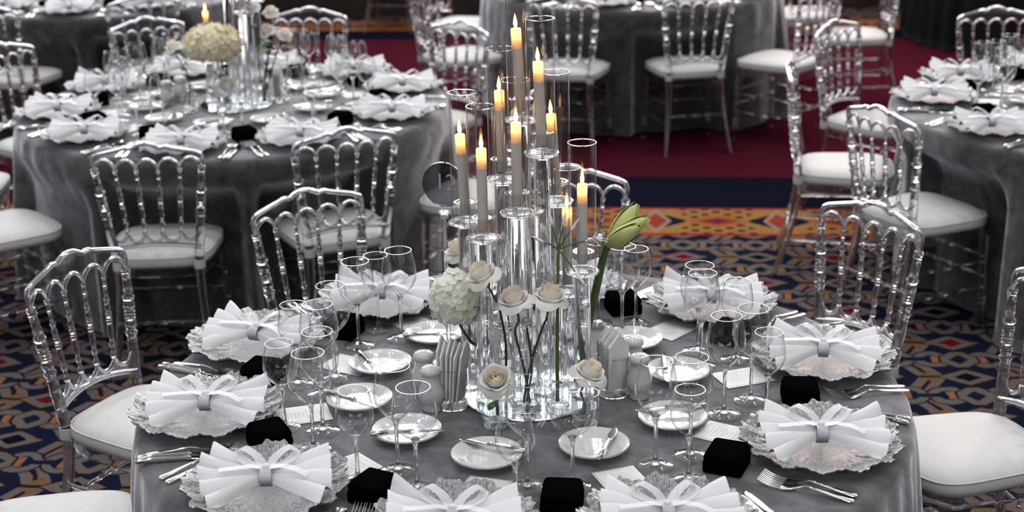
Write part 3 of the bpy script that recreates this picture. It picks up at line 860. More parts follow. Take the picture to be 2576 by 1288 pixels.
def spoon_proto(L=.19):
    v, f = flatbar([(-L/2, .004, .0035), (-L/2 + .006, .005, .0085), (-L/2 + .03, .007, .0075), (-L/2 + .07, .011, .0042), (0, .013, .003), (L/2 - .06, .008, .0034), (L/2 - .05, .007, .006)], .0020)
    def bw(u, v2):
        a = 2*PI*u; r = v2
        return (.0195 * r * math.cos(a), L/2 - .026 + .028 * r * math.sin(a), .003 + .006 * r * r)
    bowl = MB().grid(lambda u, v2: bw(u, lerp(.03, 1, v2)), 24, 5, None, True)
    bowl.f.append(tuple(range(24)))
    return [('handle', MB().add(v, f).mesh('handle', 'steel', True, 50), []), ('bowl', bowl.mesh('bowl', 'steel', True, 180), [])]
SP = spoon_proto()

def box_proto(lettered=False):
    base = bevelled('base', 'velvet_black', (0, 0, .0145), (.085, .085, .029), .006)
    b = bmesh.new(); bmesh.ops.create_cube(b, size=1); bmesh.ops.scale(b, vec=(.087, .087, .021), verts=b.verts); bmesh.ops.translate(b, vec=(0, 0, .0405), verts=b.verts)
    for v in b.verts:
        if v.co.z > .045: v.co.x *= .84; v.co.y *= .84
    bmesh.ops.bevel(b, geom=b.edges, offset=.007, segments=3, profile=.5, affect='EDGES')
    m = bpy.data.meshes.new('lid'); b.to_mesh(m); b.free(); m.materials.append(M['velvet_black'])
    m.polygons.foreach_set('use_smooth', [True] * len(m.polygons)); m.set_sharp_from_angle(angle=math.radians(50))
    p = [('base', base, []), ('lid', m, [])]
    if lettered:
        l = MB()
        for x0_, x1_ in ((-.022, -.009), (.003, .020)):
            k = 0; x = x0_
            while x < x1_:
                l.box((x, -.0429, .016), (.0010, .0006, .0022)); x += .0022
        p.append(('lettering', l.mesh('lettering', 'silver_print', False), []))
    return p
BOX, BOXL = box_proto(), box_proto(True)
CARD = [('card', MB().box((0, 0, .0012), (.096, .128, .0010)).mesh('card', 'card_edge', False), [('printed_panel', MB().box((0, 0, .0019), (.086, .118, .0005)).mesh('printed_panel', 'card', False))])]

# ================================================================== place settings
def uniq(xy, a):
    return xy
def setting(tab, c, face, D, where, n, P=None, G_=None, B_=None, K_=None, extras=True, rot=0.0, cards=True, glasses=True, napang=None, cut=True):
    """c: charger centre; face: direction (deg) from charger to the table centre; where: words naming this setting; D: words naming the table"""
    f = math.radians(face); F = Vector((math.cos(f), math.sin(f))); Rr = Vector((F.y, -F.x)); C = Vector(c)
    def L(x, y): return C + Rr * x + F * y
    a0 = f - PI/2
    pl = where + ' ' + D
    rnd = random.Random(n * 17 + 3)
    inst(CHG[n % 3], 'charger_plate', 'silver ribbed charger plate with ruffled rim, ' + pl, 'plate', (*C, TOP + .0005), rnd.uniform(0, 6.28), 'silver charger plates')
    na = napang if napang is not None else rnd.uniform(-.12, .12)
    inst(NAP[n % 4], 'folded_napkin', 'white fan-folded napkin tied with silver band, ' + pl, 'napkin', (*C, TOP + .004), na, 'fan-folded napkins')
    p = Vector(P) if P else L(rnd.uniform(-.01, .01), .36)
    inst(BREAD, 'bread_plate', 'small white beaded bread plate, ' + pl, 'plate', (*p, TOP + .0005), 0, 'white bread plates')
    kr = a0 + rnd.choice((-.9, -.6, .5, .8, 1.2)) + rnd.uniform(-.2, .2)
    inst(BK, 'butter_knife', 'silver butter knife across the bread plate, ' + pl, 'knife', (p.x + .03 * math.cos(kr), p.y + .03 * math.sin(kr), TOP + .0205), kr, 'butter knives')
    if glasses:
        g = G_ or {'tall': L(.070, .262), 'wide': L(.165, .255), 'small': L(.118, .165)}
        nm = {'tall': 'tall narrow wine glass', 'wide': 'wide-bowled wine glass', 'small': 'smallest wine glass'}
        for k in ('tall', 'wide', 'small'):
            q = Vector(g[k]); inst(GL[k], 'wine_glass', 'empty ' + nm[k] + ', ' + pl, 'glass', (*q, TOP + .0008), rnd.uniform(0, 6), 'empty wine glasses')
    q = Vector(B_) if B_ else L(-.172, .150)
    inst(BOXL if n == 9 else BOX, 'gift_box', 'black velvet gift box, ' + pl, 'box', (*q, TOP + .0005), a0 + rnd.uniform(-.5, .5), 'black velvet gift boxes')
    if cards:
        q = Vector(K_) if K_ else L(0, .205)
        inst(CARD, 'menu_card', 'printed menu card with silver border, ' + pl, 'card', (*q, TOP + .0005), a0 + rnd.uniform(-.15, .15), 'menu cards')
    if cut:
        for j, (x, nmx, pr_) in enumerate(((.219, 'outer knife', KN), (.2005, 'inner knife', KN))):
            q = L(x, -.03); inst(pr_, 'table_knife', 'silver ' + nmx + ' right of the charger, ' + pl, 'knife', (*q, TOP + .0005), a0 + rnd.uniform(-.012, .012), 'table knives')
        q = L(.1815, -.03); inst(SP, 'table_spoon', 'silver spoon right of the charger, ' + pl, 'spoon', (*q, TOP + .0005), a0 + rnd.uniform(-.03, .0), 'table spoons')
        for x, nmx, dz in ((-.183, 'inner fork', 0), (-.2095, 'outer fork', 0)):
            q = L(x, -.03); inst(FK, 'table_fork', 'silver ' + nmx + ' left of the charger, ' + pl, 'fork', (*q, TOP + .0005), a0 + rnd.uniform(-.02, .02), 'table forks')

CM = [(-0.359, 3.975), (-0.658, 3.692), (-0.709, 3.264), (-0.515, 2.882), (-0.125, 2.69), (0.293, 2.689), (0.659, 3.036), (0.756, 3.51), (0.533, 3.895), (0.122, 4.043)]
GM = [(-0.319, 3.745), (-0.4, 3.694), (-0.376, 3.776), (-0.441, 3.469), (-0.458, 3.386), (-0.537, 3.449), (-0.446, 3.171), (-0.446, 3.086), (-0.523, 3.15), (-0.258, 2.954), (-0.22, 2.889), (-0.3, 2.873), (0.026, 2.883), (0.111, 2.876), (0.016, 2.79), (0.299, 2.971), (0.374, 3.015), (0.357, 2.904), (0.483, 3.222), (0.549, 3.291), (0.559, 3.216), (0.457, 3.511), (0.461, 3.6), (0.547, 3.544), (0.282, 3.73), (0.229, 3.803), (0.309, 3.814)]
PM = [(-0.202, 3.719), (-0.329, 3.53), (-0.362, 3.318), (-0.241, 3.141), (-0.062, 3.011), (0.17, 3.049), (0.354, 3.183), (0.394, 3.445), (0.3, 3.653), None]
KM = [(-0.253, 3.815), (-0.407, 3.554), (-0.49, 3.264), (-0.363, 2.986), (-0.073, 2.866), (0.224, 2.897), (0.469, 3.116), (0.551, 3.432), (0.412, 3.751), None]
BM = [(-0.25, 3.93), (-0.426, 3.81), (-0.558, 3.462), (-0.508, 3.099), (-0.245, 2.855), (0.108, 2.807), (0.443, 2.98), (0.64, 3.289), (0.532, 3.69), (0.25, 3.89)]
WM = ['rear setting left of the candles at', 'upper left setting of', 'leftmost setting of', 'lower left setting of', 'bottom setting left of centre at', 'bottom setting right of centre at', 'lower right setting of', 'rightmost middle setting of', 'upper right setting of', 'rear setting behind the candles at']
NA = [-.08, -.30, -.02, .05, -.05, .04, -.02, -.18, -.10, 0.0]
# settle glasses and boxes so that none stands inside another
_g = [Vector(p) for p in GM]; _b = [Vector(p) + (Vector(p) - Vector(T['main'])).normalized() * .02 for p in BM]
for _ in range(60):
    for i in range(len(_g)):
        for j in range(i):
            dv = _g[i] - _g[j]; l = dv.length
            if l < .092: dv = dv / l * (.092 - l) * .5; _g[i] += dv; _g[j] -= dv
    for i, q in enumerate(_b):
        for g in _g:
            dv = q - g; l = dv.length
            if l < .093: q += dv / l * (.093 - l) * .7; g -= dv / l * (.093 - l) * .3
        for c in CM:
            dv = q - Vector(c); l = dv.length
            if l < .228: q += dv / l * (.228 - l)
GM = [tuple(p) for p in _g]; BM = [tuple(p) for p in _b]
for i, c in enumerate(CM):
    d = Vector(T['main']) - Vector(c)
    g = None
    if i < 9: g = {'tall': GM[3*i], 'wide': GM[3*i+1], 'small': GM[3*i+2]}
    B_ = BM[(i + 0)] if i != 0 else None
    setting('main', c, math.degrees(math.atan2(d.y, d.x)), 'table 12', WM[i], i, PM[i], g, B_, KM[i], napang=NA[i])
def ring(tab, degs, wheres, D, n0, **kw):
    for j, (dg, wd) in enumerate(zip(degs, wheres)):
        a = math.radians(dg); c = (T[tab][0] + .725 * math.cos(a), T[tab][1] + .725 * math.sin(a))
        setting(tab, c, dg + 180, D, wd, n0 + j, **kw)
ring('left', [-134, -97, -61, -21, 18, 52, 88, 118, 151, 190],
     ['front left setting of', 'front setting of', 'front right setting of', 'right setting of', 'upper right setting of', 'rear right setting of', 'rear setting of', 'rear left setting of', 'upper left setting of', 'leftmost setting of'], 'hydrangea table', 20)
ring('right', [97, 133, 167, 210, 246], ['rear setting of', 'upper left setting of', 'leftmost setting of', 'front left setting of', 'front setting of'], 'right-hand table', 40)
ring('middle', [218, 254, 290, 322], ['left setting of', 'front left setting of', 'front right setting of', 'right setting of'], 'rear table', 50)
ring('farleft', [232, 268, 304], ['left setting of', 'front setting of', 'right setting of'], 'farthest table', 60)

# ================================================================== centrepieces
MC = (0.033, 3.352)
t = thing('mirror_base', 'round mirror plate under the candlesticks on table 12', 'mirror', (MC[0], MC[1], TOP + .0005))
part('mirror', MB().lathe([(0, 0), (.150, 0), (.152, .004), (.150, .008), (0, .008)], 64).mesh('mirror', 'mirror', True, 30), t)
part('bevelled_edge', MB().tube([(.1515 * math.cos(2*PI*k/64), .1515 * math.sin(2*PI*k/64), .005) for k in range(64)], .0032, 6, True).mesh('bevelled_edge', 'crystal'), t)

def stick_proto(h):
    """solid crystal column, drip dish and candle cup; h is the height of the dish"""
    col = MB().lathe([(0, 0), (.0265, 0), (.0265, .006), (.0185, .010), (.0185, h - .012), (.024, h - .004), (0, h - .004)], 28).mesh('column', 'crystal', True, 40)
    dish = MB().lathe([(0, h - .004), (.030, h - .005), (.038, h - .001), (.0395, h + .003), (.036, h + .0045), (.028, h + .002), (0, h + .002)], 32).mesh('drip_dish', 'crystal', True, 60)
    cup = MB().lathe([(0, h + .002), (.012, h + .002), (.0095, h + .008), (.014, h + .014), (.0195, h + .024), (.0215, h + .034), (.0215, h + .041), (.027, h + .046), (.0275, h + .049), (.025, h + .050), (.0125, h + .047), (.0120, h + .022), (0, h + .020)], 28).mesh('candle_cup', 'glass', True, 60)
    return [('column', col, []), ('drip_dish', dish, []), ('candle_cup', cup, [])]
TUBE = [('glass_wall', MB().lathe([(.0315, 0), (.0315, .10), (.0315, .20), (.0315, .297)], 40).mesh('glass_wall', thin_glass('chimney_glass', (.98, .98, .98), (.55, .56, .58), .045, .9, 2.6), True, 180), []),
        ('lip', MB().tube([(.0315 * math.cos(2*PI*k/40), .0315 * math.sin(2*PI*k/40), .297) for k in range(40)], .0013, 6, True).mesh('lip', 'rim'), [])]
CR = .0115
CBODY = MB().lathe([(0, 0), (CR, 0), (CR, .05), (CR, .142)], 20).mesh('wax_body', 'wax', True, 60)
CTIP = MB().lathe([(CR, .142), (CR, .15), (CR, .16), (CR, .17), (CR, .1845), (CR - .0012, .1865), (CR - .003, .185), (.002, .184)], 20).mesh('lit_tip', 'lit_wax', True, 60)
CFL = MB().lathe([(0, .184), (.0026, .188), (.0045, .194), (.0047, .199), (.0034, .207), (.0015, .215), (0, .220)], 12).mesh('flame', 'flame', True, 180)
def candle(lab, loc, tilt, grp, lamp=0.06):
    t = thing('taper_candle', lab, 'candle', loc, tilt, grp)
    part('wax_body', CBODY, t); part('lit_tip', CTIP, t); part('flame', CFL, t)
    d = bpy.data.lights.new('candle_bulb', 'POINT'); d.energy = lamp; d.color = (1.0, .62, .28); d.shadow_soft_size = .003
    o = bpy.data.objects.new('candle_bulb', d); COL.objects.link(o); o.parent = t; o.location = (0, 0, .1755)
def candle_group(base, specs, grp):
    for (x, y, h, tx, ty, who) in specs:
        inst(stick_proto(h), 'candlestick', 'crystal column candlestick ' + who, 'candlestick', (x, y, base), 0, grp + ' candlesticks')
        inst(TUBE, 'glass_chimney', 'clear glass chimney around the candle ' + who, 'glass tube', (x, y, base + h + .0045), 0, grp + ' glass chimneys')
        candle('lit ivory taper candle ' + who, (x, y, base + h + .021), (tx, ty, 0), grp + ' candles')
KS = [(.027, 3.392, .648, 0, -.05, 'highest of all, its glass cut by the top edge'),
      (.070, 3.332, .585, 0, -.03, 'second highest, right of the highest'),
      (-.018, 3.402, .507, 0, -.02, 'third highest, left of the highest'),
      (.014, 3.292, .460, 0, .0, 'in the middle front of the cluster'),
      (.105, 3.412, .449, 0, -.06, 'at the back right of the cluster'),
      (-.104, 3.372, .416, 0, -.04, 'farthest left of the cluster'),
      (-.063, 3.292, .403, 0, .0, 'front left, beside the table number'),
      (.159, 3.312, .312, 0, .0, 'farthest right, beside the amaryllis'),
      (.128, 3.400, .232, 0, .0, 'lowest of all, half hidden at the right back')]
candle_group(TOP + .0085, KS, 'table 12')

# ---- flowers
def petal_mesh(rc, hc, flare, droop, alpha, mat, seed):
    rnd = random.Random(seed)
    w1, w2 = rnd.uniform(0, 6), rnd.uniform(0, 6)
    def f(u, v):
        s = 2*u - 1; tt = v * (1 - .30 * abs(s) ** 2.4)
        phi = s * alpha
        r = rc * math.sin(min(1, .12 + tt * 1.35) * PI/2) + flare * max(0, tt - .45) ** 1.7 * 2.2
        z = hc * tt - droop * max(0, tt - .62) ** 1.6 * 2.6
        r += .0016 * math.sin(3.1 * s * 2 + w1) * tt * (1 if flare > .006 else .3); z += .0014 * math.sin(5 * s + w2) * tt
        if s * s > .6: r -= .0015 * (s*s - .6)
        return (r * math.cos(phi), r * math.sin(phi), z)
    return MB().grid(f, 10, 9).mesh('petal', mat, True, 180)
RL = [(.0068, .046, .0, 0, 1.75, 2, 'petal_in'), (.0112, .049, .0005, 0, 1.35, 3, 'petal_in'), (.0158, .049, .0015, 0, 1.2, 4, 'petal_in'),
      (.0205, .046, .003, .002, 1.05, 4, 'petal'), (.0250, .040, .012, .018, 1.05, 4, 'petal'), (.0275, .034, .022, .046, .98, 5, 'petal')]
PET = [[petal_mesh(rc, hc, fl, dr, al, mt, 100 * i + j) for j in range(2)] for i, (rc, hc, fl, dr, al, n, mt) in enumerate(RL)]
SEP = MB().lathe([(0, -.016), (.0035, -.014), (.0075, -.006), (.011, .002), (.006, .004), (0, .004)], 10).mesh('sepals', 'stem', True, 180)
def stem_mesh(pts, r0, r1, mat='stem'):
    n = len(pts); P = [Vector(p) for p in pts]; out = []
    # smooth the path with a Catmull-Rom pass
    for i in range(n - 1):
        p0, p1, p2, p3 = P[max(i-1, 0)], P[i], P[i+1], P[min(i+2, n-1)]
        for k in range(6):
            t_ = k / 6
            out.append(.5 * ((2*p1) + (p2 - p0) * t_ + (2*p0 - 5*p1 + 4*p2 - p3) * t_**2 + (3*p1 - p0 - 3*p2 + p3) * t_**3))
    out.append(P[-1])
    m = len(out)
    return MB().tube(out, [lerp(r0, r1, i/(m-1)) for i in range(m)], 8).mesh('stem', mat, True, 180)
LEAF = MB().grid(lambda u, v: ((u - .5) * .030 * math.sin(PI * min(1, v * .97 + .03)) ** .8, v * .055, .004 * math.cos((u - .5) * PI) + .012 * v - .018 * v * v), 6, 8).mesh('leaf', 'leaf', True, 180)
def rose(lab, head, tilt, stem_pts, scale=1.0, leaves=(), grp='white roses', mat='stem_dark', seed=0, cat='rose'):
    """head: world position of the flower base; tilt: euler of the head; stem in world coords from the foot up to the head"""
    rnd = random.Random(seed)
    t = thing('white_rose', lab, cat, head, (0, 0, 0), grp)
    e = Matrix.Identity(3)
    for i, L_ in enumerate(RL):
        n = L_[5]
        for k in range(n):
            o = part('petal', PET[i][k % 2], t)
            q = Matrix.Rotation(2*PI*k/n + i * .9 + rnd.uniform(-.15, .15), 4, 'Z')
            rx = Matrix.Rotation(tilt[0], 4, 'X') @ Matrix.Rotation(tilt[1], 4, 'Y')
            o.matrix_local = rx @ q @ Matrix.Scale(scale * rnd.uniform(.95, 1.04), 4)
    rx = Matrix.Rotation(tilt[0], 4, 'X') @ Matrix.Rotation(tilt[1], 4, 'Y')
    o = part('sepals', SEP, t); o.matrix_local = rx @ Matrix.Scale(scale, 4)
    if stem_pts:
        H = Vector(head)
        pts = [tuple(Vector(p) - H) for p in stem_pts] + [tuple(rx @ Vector((0, 0, -.035))), tuple(rx @ Vector((0, 0, -.008)))]
        part('stem', stem_mesh(pts, .0030, .0024, mat), t)
        for (fr, ang, sc_) in leaves:
            p = Vector(pts[0]).lerp(Vector(pts[-1]), fr)
            part('leaf', LEAF, t, p, (rnd.uniform(-.3, .5), 0, ang), (sc_, sc_, sc_))
    return t
def florets(rx_, ry_, rz_, n, size, mat, seed):
    rnd = random.Random(seed); b = MB(); ga = PI * (3 - 5 ** .5)
    for i in range(n):
        zf = 1 - 1.72 * (i + .5) / n
        rr = math.sqrt(max(0, 1 - zf * zf)); th = i * ga
        nrm = Vector((rr * math.cos(th), rr * math.sin(th), zf))
        k = rnd.uniform(.86, 1.08)
        pos = Vector((nrm.x * rx_ * k, nrm.y * ry_ * k, nrm.z * rz_ * k))
        q = nrm.to_track_quat('Z', 'Y').to_matrix().to_4x4()
        mt = Matrix.Translation(pos) @ q @ Matrix.Rotation(rnd.uniform(0, 6.3), 4, 'Z') @ Matrix.Rotation(rnd.uniform(-.45, .45), 4, 'X')
        s = size * rnd.uniform(.8, 1.2)
        for c in range(4):
            a = c * PI/2
            def pf(u, v, a=a):
                wv = (u - .5) * 1.25 * math.sin(PI * min(1, .12 + .80 * v)) ; rad = v
                x = rad * math.cos(a) - wv * math.sin(a); y = rad * math.sin(a) + wv * math.cos(a)
                return (x * s, y * s, s * (.30 * v * v - .18 * (2*u - 1) ** 2 * v + .1 * math.sin(7 * u + c)))
            b.grid(pf, 3, 3, mt)
    return b.mesh('florets', mat, True, 180)
def hydrangea(lab, c, rad, n, size, mat, stem_pts, seed):
    t = thing('hydrangea', lab, 'flower', c)
    o = part('florets', florets(*rad, n, size, mat, seed), t); o['kind'] = 'stuff'
    H = Vector(c)
    if stem_pts: part('stem', stem_mesh([tuple(Vector(p) - H) for p in stem_pts] + [(0, 0, -rad[2] * .4)], .0034, .003, 'stem'), t)
    core = MB().lathe([(0, -rad[2]*.7), (rad[0]*.55, -rad[2]*.5), (rad[0]*.8, 0), (rad[0]*.6, rad[2]*.6), (0, rad[2]*.82)], 16)
    part('bloom_core', core.mesh('bloom_core', mat, True, 180), t)
    return t

def vase_proto(h, r, foot=.0, neck=None, water=.5):
    nr = neck or r
    prof = [(r * .72, .010), (r * .97, .018), (r, h * .35), (lerp(r, nr, .6), h * .7), (nr, h)]
    base = MB().lathe([(0, 0), (r * .9, 0), (r * .95, .004), (r * .80, .012), (r * .5, .015), (0, .016)], 28).mesh('thick_base', 'rim', True, 50)
    wall = MB().lathe(prof, 32).mesh('glass_wall', 'glass', True, 180)
    lip = MB().tube([(nr * math.cos(2*PI*k/32), nr * math.sin(2*PI*k/32), h) for k in range(32)], .0011, 6, True).mesh('lip', 'rim')
    p = [('thick_base', base, []), ('glass_wall', wall, [('lip', lip)])]
    if water > 0:
        rw = r * .95
        p.append(('water', MB().lathe([(0, h * water), (rw * .985, h * water), (rw * .93, .022), (0, .017)], 28).mesh('water', 'water', True, 40), []))
    return p
ZB = TOP + .0085
V1 = vase_proto(.135, .036, neck=.030, water=.55)
inst(V1, 'flower_vase', 'clear glass vase with three rose stems before the candles', 'vase', (.027, 3.262, ZB), 0, 'clear flower vases')
V2 = vase_proto(.075, .033, neck=.031, water=.6)
inst(V2, 'bud_tumbler', 'small glass tumbler holding a low rose, left front of candles', 'vase', (-.044, 3.190, TOP + .001), 0, 'clear flower vases')
inst(V2, 'bud_tumbler', 'small glass tumbler holding a low rose, right front of candles', 'vase', (.158, 3.190, TOP + .001), 0, 'clear flower vases')
V3 = vase_proto(.175, .026, neck=.024, water=.45)
inst(V3, 'flower_vase', 'slim clear vase under the white hydrangea', 'vase', (-.075, 3.448, ZB), 0, 'clear flower vases')
inst(V3, 'flower_vase', 'slim clear vase holding the high left rose', 'vase', (-.020, 3.340, ZB), 0, 'clear flower vases')
inst(V3, 'flower_vase', 'slim clear vase holding the green amaryllis stem', 'vase', (.150, 3.372, ZB), 0, 'clear flower vases')
V4 = vase_proto(.06, .030, neck=.030, water=.6)
inst(V4, 'flower_vase', 'low clear vase holding the thin nerine stem', 'vase', (.098, 3.262, ZB), 0, 'clear flower vases')
inst(V3, 'flower_vase', 'slim clear vase hidden behind the candlesticks', 'vase', (.055, 3.452, ZB), 0, 'clear flower vases')

rose('white rose facing left of the candles, above the hydrangea', (-.059, 3.225, 1.082), (.25, -.40), [(-.022, 3.338, .775), (-.018, 3.29, .90), (-.030, 3.24, 1.01)], 1.0, (), seed=1)
rose('white rose before the candles, left one of the central pair', (.006, 3.225, 1.020), (.20, -.18), [(.035, 3.262, .772), (.022, 3.258, .86), (.004, 3.25, .95)], 1.0, (), seed=2)
rose('white rose before the candles, right one of the central pair', (.079, 3.225, 1.024), (.15, .14), [(.020, 3.262, .772), (.036, 3.262, .86), (.062, 3.255, .95)], 1.02, (), seed=3)
rose('dark bare rose stem bud between the central pair', (.030, 3.262, .965), (.0, -.1), [(.028, 3.27, .772), (.040, 3.262, .86)], .35, (), seed=4)
rose('cream rose in the left tumbler, its open face toward us', (-.040, 3.185, .852), (.62, -.05), [(-.040, 3.195, .775), (-.040, 3.187, .80)], 1.02, ((.5, 2.6, .7),), seed=5)
rose('cream rose in the right tumbler, tilted to the right', (.161, 3.190, .856), (.20, .35), [(.156, 3.190, .772), (.157, 3.19, .80)], 1.0, (), seed=6)
rose('white rose behind the candlesticks at left, only its rim showing', (-.118, 3.50, 1.045), (.1, -.3), [(-.075, 3.448, .775), (-.085, 3.46, .92)], 1.0, ((.5, 1.2, 1.0),), seed=7)
rose('white rose hidden deep between the candlesticks', (.058, 3.46, 1.12), (.1, .2), [(.055, 3.452, .775), (.06, 3.455, .95)], .95, ((.5, .6, 1.3), (.7, 3.2, 1.2)), seed=8)
hydrangea('full white hydrangea head left of the candlesticks on table 12', (-.131, 3.290, 1.016), (.054, .050, .068), 150, .0125, 'floret', [(-.075, 3.448, .775), (-.088, 3.40, .85), (-.118, 3.33, .93)], 5)

# amaryllis in bud
am = thing('amaryllis', 'pale green amaryllis buds on a thick stem, right of the candles', 'flower', (.150, 3.372, .775))
A0 = Vector((.150, 3.372, .775))
pts = [(.150, 3.372, .775), (.172, 3.375, .90), (.197, 3.38, 1.02), (.212, 3.382, 1.085), (.222, 3.382, 1.110)]
part('stem', stem_mesh([tuple(Vector(p) - A0) for p in pts], .0105, .0085, 'stem'), am)
bud_m = MB().grid(lambda u, v: (lambda r: (r * math.cos(2*PI*u), r * math.sin(2*PI*u), .105 * v))(.0185 * math.sin(PI * min(1, .10 + .87 * v)) ** .75 * (1 + .09 * math.cos(6*PI*u)) + .001), 24, 14, None, True).mesh('bud', 'bud', True, 180)
tep = MB().grid(lambda u, v: (lambda s, r: (r * math.cos(s), r * math.sin(s), .112 * v))((u - .5) * 2.0 * (1 - .75 * v ** 3), .0195 * math.sin(PI * min(1, .10 + .84 * v)) ** .75 + .0018 + .004 * max(0, v - .8)), 8, 14).mesh('tepal', 'bud', True, 180)
for (dx, dz, ry, rxx) in ((.066, .338, .95, .15), (.068, .335, .62, -.15), (.064, .333, .85, .55)):
    bq = part('bud', bud_m, am, (dx + .006, .008, dz + .004), (rxx, ry, 0))
    for k in range(3): part('tepal', tep, bq, None, (0, 0, 2*PI*k/3 + .4))
part('spathe', MB().grid(lambda u, v: (.014 * math.cos(PI*u) * (1 - v * .6), .014 * math.sin(PI*u), -.02 + .06 * v), 8, 6).mesh('spathe', 'stem', True, 180), am, (.066, .006, .325), (0, .5, 1.0))
# nerine
ne = thing('nerine', 'white spidery nerine flower on a thin green stem before the candles', 'flower', (.098, 3.262, .775))
N0 = Vector((.098, 3.262, .775))
part('stem', stem_mesh([(0, 0, 0), (.001, .01, .12), (.0035, .02, .26), (.006, .028, .355)], .0045, .0032, 'stem'), ne)
hub = Vector((.006, .028, .357))
def strap(L_, wd, curl, seed):
    def f(u, v):
        a = v * curl; return ((u - .5) * wd * math.sin(PI * (.08 + .90 * v)) ** .6, L_ * math.sin(a) / max(curl, .01), L_ * (1 - math.cos(a)) / max(curl, .01) + .003 * math.sin(9 * v + seed))
    return MB().grid(f, 3, 12).mesh('strap_petal', 'nerine', True, 180)
STR = [strap(.045, .006, 1.5, 0), strap(.042, .006, 1.9, 2)]
for (dx, dy, dz, op) in ((.060, -.010, .022, 1), (-.030, -.010, .020, 0), (.036, -.02, -.046, 0), (.010, .0, .052, 0), (-.012, .01, .050, 0), (.026, 0, .040, 0)):
    tip = hub + Vector((dx, dy, dz))
    pd = part('pedicel', stem_mesh([tuple(hub), tuple(hub.lerp(tip, .5) + Vector((0, 0, .003))), tuple(tip)], .0022, .0016, 'stem'), ne)
    d = Vector((dx, dy, dz)).normalized()
    if op:
        for k in range(6):
            q = part('petal', STR[k % 2], pd); q.matrix_local = Matrix.Translation(tip) @ d.to_track_quat('Y', 'Z').to_matrix().to_4x4() @ Matrix.Rotation(2*PI*k/6, 4, 'Y') @ Matrix.Rotation(-.25, 4, 'X')
        for k in range(4):
            a = 2*PI*k/4; e = d.orthogonal().normalized(); e = Matrix.Rotation(a, 3, d) @ e
            q = part('stamen', MB().tube([tuple(tip), tuple(tip + d * .03 + e * .004), tuple(tip + d * .05 + e * .012 + Vector((0, 0, -.006)))], .0008, 5).mesh('stamen', 'nerine'), pd)
    else:
        q = part('closed_bud', MB().lathe([(0, 0), (.0035, .008), (.0042, .018), (.0025, .032), (0, .040)], 10).mesh('closed_bud', 'nerine', True, 180), pd)
        q.matrix_local = Matrix.Translation(tip) @ d.to_track_quat('Z', 'Y').to_matrix().to_4x4()

# ---- table number
sg = thing('table_number', 'round clear table number reading 12 on a slender glass stand', 'sign', (-.160, 3.55, TOP + .001))
part('base', MB().lathe([(0, 0), (.040, 0), (.040, .006), (.012, .012), (0, .012)], 32).mesh('base', 'crystal', True, 40), sg)
part('pole', MB().turned((0, 0, .008), (0, 0, .395), [(0, .006), (.03, .0055), (.9, .0050), (.955, .0050), (.96, .0095), (.972, .0095), (.976, .0055), (.985, .012), (1, .012)], 14).mesh('pole', 'crystal', True, 50), sg)
part('finial', MB().lathe([(0, .386), (.015, .392), (.0165, .398), (.011, .404), (.006, .412), (0, .414)], 18).mesh('finial', 'crystal', True, 60), sg)
dm = thin_glass('sign_acrylic', (.45, .46, .49), (.4, .4, .42), .10, .6, 3.0, .02)
dk = part('disc', MB().lathe([(0, -.0015), (.054, -.0015), (.0545, 0), (.054, .0015), (0, .0015)], 48, Matrix.Translation((0, 0, .462)) @ Matrix.Rotation(PI/2, 4, 'X')).mesh('disc', dm, True, 30), sg, None, (0, 0, -.35))
part('disc_edge', MB().tube([(.0545 * math.cos(2*PI*k/48), 0, .462 + .0545 * math.sin(2*PI*k/48)) for k in range(48)], .0018, 6, True).mesh('disc_edge', 'crystal'), dk)
fc = bpy.data.curves.new('digits', 'FONT'); fc.body = '12'; fc.size = .056; fc.align_x = 'CENTER'; fc.align_y = 'CENTER'; fc.extrude = .0004; fc.offset = -.0003
fo = bpy.data.objects.new('digits_tmp', fc); COL.objects.link(fo)
dg = bpy.context.evaluated_depsgraph_get()
dmesh = bpy.data.meshes.new_from_object(fo.evaluated_get(dg)); bpy.data.objects.remove(fo)
dmesh.materials.clear(); dmesh.materials.append(M['digit'])
part('digits', dmesh, dk, (.006, -.0026, .468), (PI/2, 0, 0))

# ---- shakers and paper napkins
SHK = [('body', MB().lathe([(0, 0), (.022, 0), (.024, .003), (.021, .010), (.026, .020), (.031, .036), (.0295, .052), (.023, .070), (.0205, .082), (.021, .088), (.0245, .092), (.0250, .098), (.022, .105), (.012, .109), (0, .110)], 28).mesh('body', 'porcelain', True, 180), []),]
hol = MB()
for x, y in ((0, 0), (.007, 0), (-.007, 0), (0, .007), (0, -.007)): hol.lathe([(0, .1105), (.0013, .1105), (.0013, .1085), (0, .1085)], 8, Matrix.Translation((x, y, -.0004 if x == y == 0 else -.0008)))
SHK.append(('pour_holes', hol.mesh('pour_holes', 'hole'), []))
for (x, y, lab) in ((-.191, 3.282, 'white porcelain shaker nearest us, left of the paper napkins'), (-.212, 3.372, 'white porcelain shaker behind its twin, left of the candles'), (.291, 3.328, 'white porcelain shaker nearest us, right of the candles'), (.285, 3.433, 'white porcelain shaker behind its twin, right of the candles')):
    inst(SHK, 'salt_shaker', lab, 'shaker', (x, y, TOP + .001), .3, 'white porcelain shakers')
HOL = vase_proto(.100, .040, neck=.038, water=0)
PN = [('folded_sheet', MB().add([(-.026, 0, 0), (.026, 0, 0), (.027, .001, .10), (.0, .001, .128), (-.027, .001, .10), (-.026, .004, 0), (.026, .004, 0), (.027, .005, .10), (0, .005, .128), (-.027, .005, .10)],
      [(0, 1, 2, 3, 4), (9, 8, 7, 6, 5), (0, 5, 6, 1), (1, 6, 7, 2), (2, 7, 8, 3), (3, 8, 9, 4), (4, 9, 5, 0)]).mesh('folded_sheet', 'paper', False), [])]
